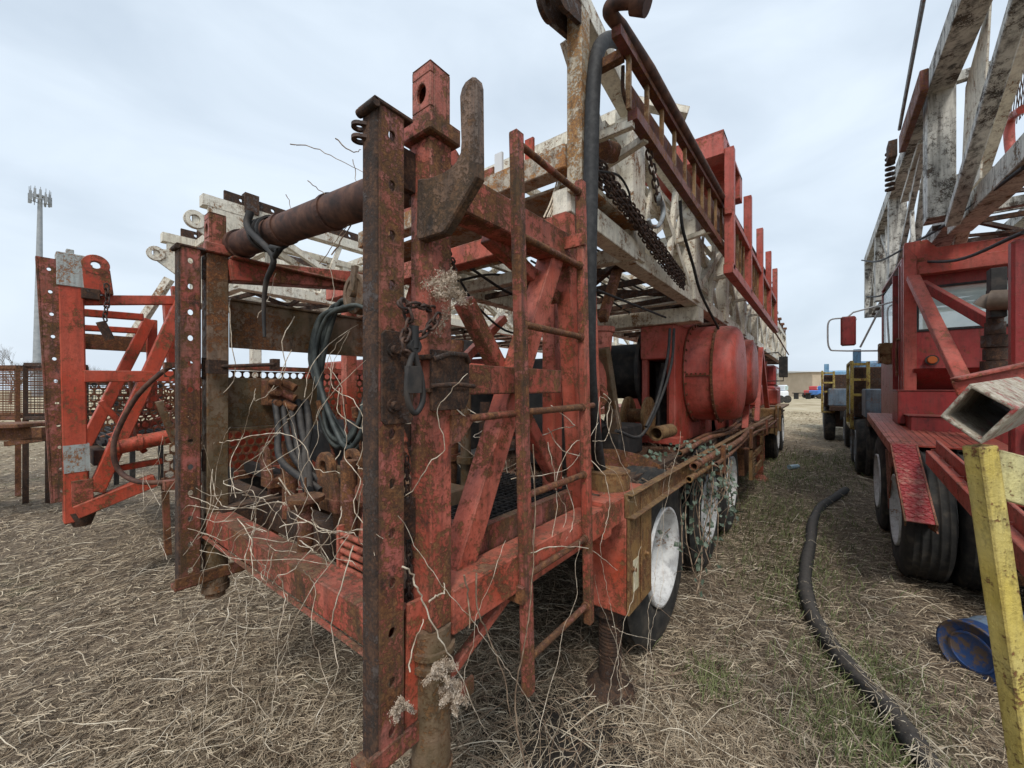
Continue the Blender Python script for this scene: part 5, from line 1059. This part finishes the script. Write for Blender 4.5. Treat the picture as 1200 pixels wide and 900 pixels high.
g = MB(); s_c = PY(420, 345, 1.08); g.cyl(s_c+V((0, -.02, 0)), s_c+V((0, .02, 0)), .085, n=28); g.ring(s_c, (0,1,0), .075, .098, .055, 28); g.cyl(s_c+V((0, -.05, 0)), s_c+V((0, .05, 0)), .02, n=12); g.beam(s_c+V((0, -.03, 0)), s_c+V((0.02, -.03, .13)), .04, .02)
sh = g.build('sheave', M['olive'], rig, bev=.002)
g = MB()
for k in range(5):
    x = 322+k*9; g.tube(catmull([PX(x, 470, -2.12), PX(x+4, 500, -2.0), PX(x+sw.uniform(-10, 20), 540, -1.8), PX(x+sw.uniform(0, 60), 575, -1.5)], 6), sw.choice((.014, .018)), 8)
for k in range(0): g.tube(catmull([PX(345+k*3, 440, -2.15), PX(325+k*2, 415, -2.1), PX(318+k*4, 400-k*3, -2.1), PX(330, 392, -2.12)], 5), .012, 8)
tag(g.build('hose_bundle', M['hose']), 'short black hoses hanging from the valve block on the far side plate', 'hoses')
g = MB(); pj = catmull([PY(315, 255, .70)+V((0,-.07,0)), PY(316, 275, .70)+V((0,-.08,0)), PY(320, 300, .64), PY(312, 330, .64), PY(309, 360, .64), PY(310, 395, .64)], 5)
g.tube(pj, .012, 8, rf=lambda f: 1.3-f*.8)
for k in range(3): g.ring(PY(311+k*5, 276-k*1.5, .70), (1, 0, 0), .062, .07, .02, 24)
g.tube([PY(318, 290, .64), PY(328, 292, .64), PY(322, 300, .64)], .012, 6); tag(g.build('strap', M['black']), 'black rubber strap tied round the end of the brown pipe', 'strap')
g = MB(); e0 = V((-2.20, .70, 2.315)); e1 = V((-.86, .735, 2.22)); dd = (e1-e0); g.tube([e0, e0+dd*.25, e0+dd*.5, e0+dd*.53, e0+dd*.72, e1], .058, 24)
g.ring(e0+dd*.62, dd, .056, .063, .02, 24); g.ring(e0+dd*.35, dd, .056, .064, .03, 24); g.cyl(e0-V((0, 0, 0)), e0+dd*.03, .068, n=24); tag(g.build('steel_pipe', M['pipe_rust']), 'brown rusted pipe laid across the top beams between the two rear posts', 'pipe')
def chn(name, pts, L, lab, r=None, wid=None, cat='chain', mat='chain', grp=None):
    g = MB(); 
    for p in (pts if isinstance(pts[0], list) else [pts]): chain(g, p, L, r or L*.11, wid or L*.62)
    return tag(g.build(name, M[mat]), lab, cat, grp)
C9 = lambda px, py, x=-.725: PX(px, py, x)
chn('chain', [[C9(474, 358), C9(479, 375), C9(474, 400), C9(478, 415), C9(484, 412)], [C9(474, 357), C9(490, 358), C9(505, 362, -.76)], [C9(512, 373), C9(500, 388), C9(489, 396), C9(490, 412)]], .032, 'rusty short chain looped over the bolted plate on the near post', grp=None)
g = MB(); h0 = C9(486, 445, -.715); up_ = ZAX
ol = [(-.028, -.055), (-.012, -.085), (.012, -.085), (.028, -.055), (.028, .03), (.012, .065), (.006, .065), (.006, .05), (-.012, .065), (-.028, .03)]
g.ring(h0+V((0, .0, .075)), (1, 0, 0), .008, .016, .012, 16); g.tube(catmull([h0+V((0, 0, .07)), h0+V((0, -.018, .02)), h0+V((0, -.02, -.04)), h0+V((0, 0, -.075)), h0+V((0, .022, -.05)), h0+V((0, .020, 0)), h0+V((0, .01, .03)), h0+V((0,0,.06))], 5), .0065, 8)
g.box(h0+V((0, -.004, .0)), (.016, .036, .06)); g.tube([h0+V((0, 0, .12)), h0+V((0,0,.07))], .009, 8); tag(g.build('snap_hook', M['black'], bev=.003), 'black forged snap hook hanging from the chain on the near post', 'hook')
chn('chain', [PX(477, 540, -.83), PX(478, 600, -.83), PX(480, 680, -.83), PX(479, 760, -.83), PX(481, 870, -.83)], .026, 'long dark chain hanging in the gap behind the near perforated post')
chn('chain', [PX(507, 168, -.77), PX(510, 185, -.77), PX(508, 205, -.77)], .022, 'tiny chain beside the hook plate near the top of the post')
chn('chain', [[PX(520, 278, -.80), PX(522, 300, -.82), PX(517, 325, -.84), PX(508, 345, -.84)], [PX(523, 292, -.82), PX(532, 315, -.86), PX(518, 330, -.84)]], .026, 'rusty chain dangling under the hook plate')
base_l = [C9(698, 196, -.86), C9(715, 218, -.845), C9(738, 248, -.845), C9(768, 290, -.845), C9(800, 330, -.845)]
chn('chain', [[p + V((0, .02*k*math.sin(k), .022*k+.012*math.sin(i*2+k))) + V((.012*(k % 2), 0, 0)) for i, p in enumerate(base_l)] for k in range(-2, 3)], .052, 'heavy bundle of dark chain draped along the lower chord of the white mast')
chn('chain', [PX(748, 143, -.68), PX(757, 165, -.68), PX(763, 190, -.68), PX(768, 215, -.68), PX(771, 232, -.68)], .05, 'dark chain hanging from the walkway with a big hook')
g = MB(); hk_ = [PX(771, 232, -.68), PX(776, 240, -.68), PX(777, 252, -.68), PX(772, 264, -.68), PX(764, 265, -.68), PX(760, 257, -.68)]; g.tube(catmull(hk_, 5), .014, 10, rf=lambda f: 1.1-.5*f); g.ring(PX(772, 233, -.68), (1, .3, 0), .018, .034, .02, 18); tag(g.build('hoist_hook', M['grey_paint']), 'large grey steel hook at the end of the walkway chain', 'hook')
chn('chain', [P2(125, 336, -4.4), P2(126, 352, -4.4), P2(123, 370, -4.4), P2(124, 376, -4.4)], .05, 'small chain hanging from the top bar of the left rig')
g = MB(); g.cyl(P2(118, 377, -4.4), P2(129, 398, -4.4), .03, n=12); tag(g.build('steel_pin', M['darkrust']), 'rusty steel pin hanging on the small chain of the left rig', 'pin')
g = MB(); cl = PX(421, 163, -.86); 
for dz in (0, .03): eye(g, cl+V((0, 0, dz)), (0,0,1), .018, .009, .008, cl+V((.03, .03, dz)), .02)
g.box(cl+V((.03, .03, .015)), (.03, .03, .05)); tag(g.build('shackle', M['chain']), 'small rusty clevis sticking out left of the near post top', 'shackle')
g = MB(); g.tube(catmull([P2(212, 424, -4.0), P2(190, 436, -4.0), P2(160, 465, -4.1), P2(138, 505, -4.2), P2(133, 530, -4.2), P2(140, 552, -4.2), P2(160, 564, -4.1), P2(190, 565, -4.0), P2(214, 562, -3.8)], 7), .018, 10); tag(g.build('rubber_hose', M['pipe_rust']), 'brown hose looping in a half circle in front of the left rig', 'hose')
g = MB()
for a in ([(690,0),(0,0)],): pass
def cable(pts, x, r): g.tube(catmull([PX(p[0], p[1], x if len(p) < 3 else p[2]) for p in pts], 6), r, 7)
cable([(797,235),(800,268),(812,310),(822,345),(842,385)], -.70, .010); cable([(785,385),(782,420),(770,470),(757,500)], -1.05, .012); cable([(790,385),(787,425),(775,465),(752,510),(722,505)], -1.05, .012)
cable([(700,200),(725,206),(737,225),(738,240)], -.83, .006); cable([(700,340),(730,352),(780,372)], -1.0, .008); cable([(575,300),(640,330),(700,345),(760,380)], -1.6, .010)
cable([(545,310),(600,345),(650,360),(720,350),(780,330)], -1.8, .010); cable([(530,330),(590,322),(660,340),(700,385)], -2.0, .009); cable([(650,385),(600,390),(560,360),(540,330)], -2.0, .009)
tag(g.build('steel_cable', M['hose']), 'loose black cables sagging beneath the white mast of the near rig', 'cable')
g = MB()
for k in range(12):
    o = random.uniform(-8, 8); cable([(660+o, 190+random.uniform(-8, 8)), (664+o*1.5, 205), (660+o*2.2, 235), (655+o*2.8, 255)], -1.0, .004)
tag(g.build('frayed_rope', M['vine']), 'frayed pale rope hanging from the mast end above the ladder', 'rope')
g = MB(); pc_ = PX(748, 487, -1.45)
for s_ in (-1, 1): g.cyl(pc_+V((.09*s_, 0, 0)), pc_+V((.115*s_, -.0, 0)), .19, n=32)
g.cyl(pc_+V((-.1, 0, 0)), pc_+V((.1, 0, 0)), .07, n=20); sp_ = g.build('cable_spool', M['ochre'], bev=.003); sp_.rotation_euler.z = 0; tag(sp_, 'yellowed empty cable spool standing on the deck before the drum', 'spool')
g = MB(); a_ = PX(769, 508, -1.1); b_ = a_+V((.02, .35, 0)); g.tube([a_, b_], .06, 18, caps=False); g.tube([a_, b_], .048, 18, caps=False); g.ring(a_, (0,1,0), .048, .064, .02, 20); tag(g.build('short_pipe', M['ochre']), 'short open yellow pipe lying on the deck by the spool', 'pipe')
# ================================================================ cell tower, trees, far things
tw = thing('cell_tower', 'tall slim grey cell tower topped with antennas beyond the racks', 'tower', tuple(PD(38, 470, 85)[:2])+(0,))
tb = PD(38, 455, 85); tb.z = 0; tt = PD(50, 232, 85); tt = V((tb.x, tb.y, tt.z)); tb = V((PD(44,455,85).x, PD(44,455,85).y, 0)); tt = V((PD(47,455,85).x, PD(47,455,85).y, tt.z))
g = MB(); g.cyl(tb, tt, .85, .35, 20); g.build('mast', M['tower'], tw)
g = MB()
for k in range(12):
    a = 2*math.pi*k/12; c = tt + V((math.cos(a)*1.5, math.sin(a)*1.5, random.uniform(-.6, .9))); g.box(c, (.35, .35, 2.0)); g.cyl(tt+V((0,0,.3)), V((c.x, c.y, tt.z+.3)), .07, n=6)
    g.cyl(V((c.x, c.y, tt.z-1.4)), V((c.x, c.y, tt.z+1.9)), .06, n=6)
g.ring(tt+V((0,0,.2)), ZAX, 1.4, 1.55, .15); g.ring(tt+V((0,0,-.7)), ZAX, 1.4, 1.55, .12); g.build('antenna_array', M['tower'], tw)
def bare_tree(base, h, seed, lab, grp=None):
    rr = random.Random(seed); t_ = thing('bare_tree', lab, 'tree', tuple(base), grp); tg = MB(); cg = MB()
    def br(g, p, d, L, r, dep):
        pts = [p]; q = p.copy(); dd = d.copy()
        for k in range(4):
            dd = (dd + V((rr.uniform(-.18, .18), rr.uniform(-.18, .18), rr.uniform(-.03, .14)))).normalized(); q = q + dd*L/4; pts.append(q.copy())
        g.tube(pts, r, 5 if dep > 1 else 8, caps=False, rf=lambda f: 1-.55*f)
        if dep < 6:
            for k in range(rr.choice((2, 3, 3, 4)) if dep else 5):
                a = rr.uniform(0, 6.28); sp_ = rr.uniform(.35, .8); nd = (dd + V((math.cos(a), math.sin(a), .1))*sp_).normalized(); br(cg, pts[rr.choice((2, 3, 4))], nd, L*rr.uniform(.6, .78), r*.52, dep+1)
    br(tg, V(base), V((0,0,1)), h*.3, h*.018, 0); tg.build('trunk', M['bark'], t_); cg.build('crown', M['bark'], t_)
bare_tree(V(PZ(-6, 468, 0)).normalized()*0 + PD(-5, 455, 42)*V((1,1,0)) if False else V((PD(12,455,42).x, PD(12,455,42).y, 0)), 7.5, 3, 'bare leafless tree at the left picture edge behind the mesh racks')
bare_tree(V((PD(108,455,60).x, PD(108,455,60).y, 0)), 7, 5, 'bare leafless tree seen through the braces of the left rig')
# distant shed, vehicles
def shed(px0, px1, top, D, dep, m, lab, roof=True, nm='shed', cat='building'):
    a = PD(px0, 455, D); b = PD(px1, 455, D); z = H+(455-top)*D/465; s_ = thing(nm, lab, cat, (a.x, a.y, 0)); f = FW*dep
    g = MB(); vs_ = [V((a.x, a.y, 0)), V((b.x, b.y, 0)), V((b.x, b.y, 0))+f, V((a.x, a.y, 0))+f]; g.add(vs_+[v+V((0,0,z)) for v in vs_], [(0,1,5,4),(1,2,6,5),(2,3,7,6),(3,0,4,7),(4,5,6,7)]); g.build('wall', m, s_)
    g = MB(); e = (b-a).normalized()*.4
    aa = V((a.x, a.y, z))-e; bb = V((b.x, b.y, z))+e; g.add([aa-FW*.4, bb-FW*.4, bb+f, aa+f, aa+f*.5+V((0,0,z*.16)), bb+f*.5+V((0,0,z*.16))], [(0,1,5,4),(2,3,4,5),(0,4,3),(1,2,5)]); g.build('roof', M['roofgrey'], s_)
    g = MB(); n = 4
    for k in range(n): p = V((a.x, a.y, 0)).lerp(V((b.x, b.y, 0)), (k+.5)/n)-FW*.06; g.box(p+V((0,0,z*.3)), (.0+1.6, .05, z*.6), Matrix.Rotation(YAW, 3, 'Z'))
    g.split('door', M['roofgrey'], s_)
shed(952, 1062, 436, 75, 25, M['concrete'], 'large beige metal shed beyond the lane between the rigs')
shed(916, 940, 459, 95, 8, M['whiteplain'], 'low white shed far beyond the end of the lane')
def vehicle(px, D, L, col, lab, nm='parked_truck', cat='truck'):
    p = PD(px, 455, D); p.z = 0; t_ = thing(nm, lab, cat, tuple(p)); R3 = Matrix.Rotation(YAW, 3, 'Z')
    def bx(g, c, s_): g.box(p + R3 @ V(c), s_, R3)
    g = MB(); bx(g, (0, 0, .95), (L, 1.9, .75)); bx(g, (L*.28, 0, 1.65), (L*.34, 1.8, .7)); g.build('body', simple(nm+'_paint', [col, tuple(c*1.3 for c in col)], 1, .4, 0), t_, bev=.12)
    g = MB(); bx(g, (L*.28, -.91, 1.68), (L*.28, .02, .45)); g.build('window', M['glass'], t_)
    g = MB()
    for x in (-L*.32, L*.32):
        for y in (-.9, .9): c = p + R3 @ V((x, y, .42)); g.cyl(c-FW*.12, c+FW*.12, .42, n=20)
    g.split('wheel', M['rubber'], t_)
vehicle(961, 62, 2.2, (.05,.16,.45), 'small bright blue pickup truck in front of the beige shed')
vehicle(951, 66, 1.4, (.45,.05,.05), 'tiny red car parked beside the blue pickup far off', 'parked_car', 'car')
vehicle(912, 45, 1.2, (.6,.62,.64), 'white pickup truck parked beyond the front of the near rig')
ft = thing('equipment_trailer', 'dark low equipment trailer far down the lane in front of the white shed', 'trailer', (PD(940,455,60).x, PD(940,455,60).y, 0)); q = PD(940, 455, 60); R3 = Matrix.Rotation(YAW, 3, 'Z')
g = MB(); g.box((q.x, q.y, .9), (2.2, 1.2, .12), R3)
for x in (-.9, .9): c = V((q.x, q.y, .45)) + R3 @ V((x, 0, 0)); g.box(c, (.12, .9, .9), R3)
g.build('deck', M['black'], ft)
# ================================================================ dead vines and weeds
def vine_obj(name, specs, lab, cat='dead vine', mat='vine', r=.0028, seed=1, jitter=.006, grp=None):
    rr = random.Random(seed); g = MB()
    for sp_ in specs:
        pts = [p + V((rr.uniform(-jitter, jitter), rr.uniform(-jitter, jitter), rr.uniform(-jitter, jitter))) for p in sp_]
        cm = catmull(pts, 5); cm = [p + V((rr.gauss(0, .0015), rr.gauss(0, .0015), rr.gauss(0, .0015))) for p in cm]
        g.tube(cm, r*rr.uniform(.7, 1.25), 5, rf=lambda f: 1.1-.5*f)
    return tag(g.build(name, M[mat]), lab, cat, grp)
def pl(pts, x=None, D=None): return [PX(p[0], p[1], x if len(p) < 3 else p[2]) if D is None else PD(p[0], p[1], D) for p in pts]
vine_obj('dead_vine', [pl([(472,667),(482,671),(489,690),(498,710),(516,745),(538,788),(557,828)], x=-.70), pl([(499,708),(510,700),(522,690),(520,683)], x=-.71), pl([(480,782),(487,750),(496,722)], x=-.72)], 'pale dead vine crossing in front of the near post foot', r=.0021)
vine_obj('dead_vine', [pl([(555,670),(560,715),(575,750),(590,790),(600,840),(620,900)], x=-.68), pl([(615,900),(608,850),(606,800),(618,740),(622,700),(628,600),(625,520)], x=-.66), pl([(545,675),(552,700),(550,735)], x=-.70)], 'brown dead stems rising from the ground beside the ladder foot', mat='vine_dark', r=.0028, seed=2)
vine_obj('dead_vine', [pl([(696,517),(710,512),(718,480),(705,465),(700,480),(700,540),(722,555),(735,585),(745,590)], x=-.74), pl([(708,462),(715,470),(712,500),(728,540),(738,560),(745,592)], x=-.73), pl([(720,470),(728,500),(733,535)], x=-.75), pl([(690,515),(672,520),(658,540),(652,570),(664,595),(660,625),(645,645)], x=-.76), pl([(640,520),(650,560),(652,600),(640,650),(622,680)], x=-.75), pl([(620,535),(628,580),(624,640)], x=-.76), pl([(660,560),(672,600),(665,630),(648,645)], x=-.75), pl([(622,645),(650,640),(690,642),(715,660),(726,668)], x=-.72), pl([(716,735),(735,742),(768,750)], x=-.72), pl([(600,560),(640,555),(670,545),(700,495)], x=-.8)],
         'white dead vines tangled between the ladder and the corner tank', r=.0017, seed=3)
rr = random.Random(9); sp_ = []
for k in range(34):
    a = (rr.uniform(190, 370), rr.uniform(575, 675)); p = [a]
    ang = rr.uniform(0, 6.3); 
    for i in range(4): ang += rr.gauss(0, .6); p.append((p[-1][0]+math.cos(ang)*rr.uniform(14, 34), p[-1][1]+math.sin(ang)*rr.uniform(14, 34)))
    sp_.append([PY(q[0], q[1], rr.uniform(.44, .62)) for q in p])
for a in ([(245,555),(250,600),(225,640),(190,665),(165,690),(150,705)], [(205,560),(185,590),(165,640),(152,700)], [(260,600),(235,650),(210,690),(190,730)], [(318,640),(300,690),(270,730),(255,760)], [(190,520),(180,560),(160,610),(150,650)], [(345,720),(330,770),(310,820),(305,880)],
          [(330,760),(360,700),(400,620),(425,570)], [(262,520),(290,510),(330,500),(350,520),(370,545),(400,560)], [(300,560),(350,520),(395,460),(425,425)], [(240,640),(285,655),(340,660),(385,650)]):
    sp_.append([PY(q[0], q[1], .50) for q in a])
for k in range(12):
    x0 = rr.uniform(215, 430); y0 = rr.uniform(600, 720); p = [(x0, y0)]; dr = rr.uniform(-14, 6)
    while p[-1][1] < 860: p.append((p[-1][0]+dr+rr.gauss(0, 9), p[-1][1]+rr.uniform(28, 45)))
    sp_.append([PY(q[0], q[1], .50+.02*rr.random()) for q in p])
for k in range(12):
    x0 = rr.uniform(215, 450); p = [(x0, rr.uniform(600, 660))]; dr = rr.uniform(-8, 12)
    for i in range(rr.randint(4, 8)): p.append((p[-1][0]+dr+rr.gauss(0, 10), p[-1][1]-rr.uniform(20, 36)))
    sp_.append([PY(q[0], q[1], .60) for q in p])
vine_obj('dead_vine', sp_, 'white tangle of dead vines around the foot of the far rear post', r=.0013, seed=5, jitter=.02)
sp_ = []
for a, x in (([(268,360),(273,400),(275,440),(262,462)], -2.14), ([(345,370),(330,400),(335,430),(325,450),(312,460)], -2.1), ([(385,310),(392,345),(375,380),(370,440),(362,480)], -2.1), ([(300,372),(315,350),(322,320)], -2.1), ([(358,465),(366,430),(390,400),(420,380)], -1.9), ([(340,410),(320,455),(300,470),(298,462)], -2.1)): sp_.append(pl(a, x=x))
vine_obj('dead_vine', sp_, 'thin pale vines hanging from the far top beam', r=.0022, seed=6)
sp_ = []
for k in range(110):
    x0 = rr.uniform(-1.5, -.60); y0 = rr.uniform(.75, 2.4) if k % 3 else rr.uniform(2.6, 4.4); z0 = rr.uniform(0, .15); p = [V((x0, y0, z0))]; d = V((rr.uniform(-.4, .4), rr.uniform(-.5, .5), rr.uniform(.4, 1)))
    for i in range(5): d = (d + V((rr.gauss(0, .45), rr.gauss(0, .45), rr.gauss(-.22, .3)))).normalized(); q = p[-1] + d*rr.uniform(.08, .17); q.z = max(.01, q.z); p.append(q)
    sp_.append(p)
vine_obj('dead_weeds', sp_, 'brown tangle of dead weeds growing up beneath the near rig', 'weeds', 'vine_dark', .0019, 7)
sp_ = []
for k in range(26):
    y0 = rr.uniform(.7, 1.8); p = [V((rr.uniform(-1.9, -.85), y0, rr.uniform(1.15, 1.7)))]; d = V((rr.gauss(0, 1), rr.gauss(0, .6), rr.gauss(-.6, .6)))
    for i in range(5): d = (d + V((rr.gauss(0, .5), rr.gauss(0, .5), rr.gauss(-.05, .4)))).normalized(); p.append(p[-1]+d*.1)
    sp_.append(p)
vine_obj('dead_vine', sp_, 'pale dead vines knotted over the rear platform grating', r=.0026, seed=8)
sp_ = []
for a in ([(340,170),(362,172),(395,186),(428,205)], [(362,212),(380,225),(405,250),(430,262)], [(335,228),(340,245)], [(395,160),(410,178),(422,175)], [(388,300),(405,270),(425,230),(432,205)], [(375,310),(395,280),(418,248),(432,225)], [(412,185),(418,215),(424,245)]): sp_.append([PD(q[0], q[1], 1.35) for q in a])
vine_obj('dead_twigs', sp_, 'thin dark twigs sticking out above the brown pipe', 'twigs', 'vine_dark', .0018, 10)
sp_ = []
for k in range(9):
    p = [V((rr.uniform(-.78, -.64), rr.uniform(.75, 2.1), .0))]; ang = rr.uniform(-.5, .5)
    for i in range(rr.randint(8, 17)): ang += rr.gauss(0, .35); p.append(p[-1]+V((rr.gauss(0, .01), math.sin(ang)*.06, .085)))
    sp_.append(p)
vine_obj('dead_vine', sp_, 'thin pale vines climbing the near corner tube and ladder', r=.0012, seed=14)
# fluffy seed heads
def fluff(c, size, n, lab, seed, drop=(0, 0, -1)):
    r_ = random.Random(seed); g = MB(); spine = []
    for b in range(9):
        d = V((r_.gauss(0, .5), r_.gauss(0, .5), r_.gauss(.1, .6))).normalized(); p = V(c) + V((r_.gauss(0, .2), r_.gauss(0, .2), r_.gauss(0, .25)))*size
        for k in range(n//9):
            q = p + d*size*.8*(k/(n/9)) + V((0, 0, -size*.35*(k/(n/9))**2)) + V((r_.gauss(0, 1), r_.gauss(0, 1), r_.gauss(0, 1)))*size*.09
            e = V((r_.gauss(0, 1), r_.gauss(0, 1), r_.gauss(0, 1))).normalized()*r_.uniform(.0015, .0045); f = e.cross(V((r_.gauss(0, 1), r_.gauss(0, 1), 1))).normalized()*.0006
            g.add([q-e-f, q+e-f, q+e+f+V((.001, 0, .001)), q-e+f], [(0,1,2,3)])
    return tag(g.build('seed_head', M['fluff']), lab, 'seed head', 'fluffy dead seed heads caught on the near rig')
fluff(PX(522, 345, -.70), .075, 3000, 'fluffy pale seed head caught on the tube beside the chain', 1)
fluff(PX(516, 785, -.70), .042, 2000, 'upper fluffy seed head at the near jack leg', 2)
fluff(PX(535, 812, -.69), .042, 2000, 'fluffy seed head just right of the near jack leg', 3)
fluff(PX(468, 828, -.76), .032, 1300, 'fluffy seed head on the foot plate of the near post', 4)
# ivy over wheel two
iv = thing('ivy', 'grey-green leafy vine climbing the deck edge and hiding the second wheel', 'plant', (-.65, 3.4, 0)); g = MB(); lf = MB(); r_ = random.Random(12)
def leaf(q, s):
    n_ = V((r_.gauss(.8, .5), r_.gauss(-.6, .5), r_.gauss(.5, .5))).normalized(); a, b = frame(n_); t0 = r_.uniform(0, 6.28); u = a*math.cos(t0)+b*math.sin(t0); w_ = n_.cross(u)
    lf.add([q, q+u*s*.4+w_*s*.38, q+u*s*1.0-n_*s*.12, q+u*s*.4-w_*s*.38, q+u*s*.45-n_*s*.05], [(0,1,4),(1,2,4),(2,3,4),(3,0,4)])
for k in range(26):
    p = V((r_.uniform(-.78, -.60), r_.uniform(2.9, 4.2), r_.uniform(.95, 1.15))); d = V((r_.gauss(.1, .2), r_.gauss(0, .4), -.8)); pts = [p]
    for i in range(9): d = (d + V((r_.gauss(0, .2), r_.gauss(0, .3), r_.gauss(-.05, .25)))).normalized(); q = pts[-1]+d*.085; q.x = max(-.84, min(-.58, q.x)); pts.append(q)
    g.tube(pts, .0035, 5)
    for q in pts[1:]:
        for j in range(r_.choice((1, 1, 2))): leaf(q+V((r_.gauss(0, .02), r_.gauss(0, .02), r_.gauss(0, .02))), r_.uniform(.025, .055))
for k in range(90): leaf(V((r_.uniform(-1.05, -.6), r_.uniform(2.9, 3.9), 1.07+r_.uniform(0, .09))), r_.uniform(.03, .055))
g.build('stem', M['vine_dark'], iv); lf.build('foliage', M['leaf'], iv)
# leaf litter on deck
g = MB()
for k in range(5200):
    y_ = 1.75+9*r_.random()**1.6; q = V((r_.uniform(-2.6, -.79), y_, 1.037+abs(r_.gauss(0, .018)))); e = V((r_.gauss(0, 1), r_.gauss(0, 1), r_.gauss(0, .35))).normalized()*r_.uniform(.01, .05)*(1+.1*y_); f = e.cross(ZAX).normalized()*r_.uniform(.0015, .008); g.add([q-e-f, q+e-f, q+e+f+V((0,0,.004)), q-e+f], [(0,1,2,3)])
lt = tag(g.build('leaf_litter', M['litter']), 'brown dead leaves and twigs lying over the deck of the near rig', 'leaf litter'); kind(lt, 'stuff')
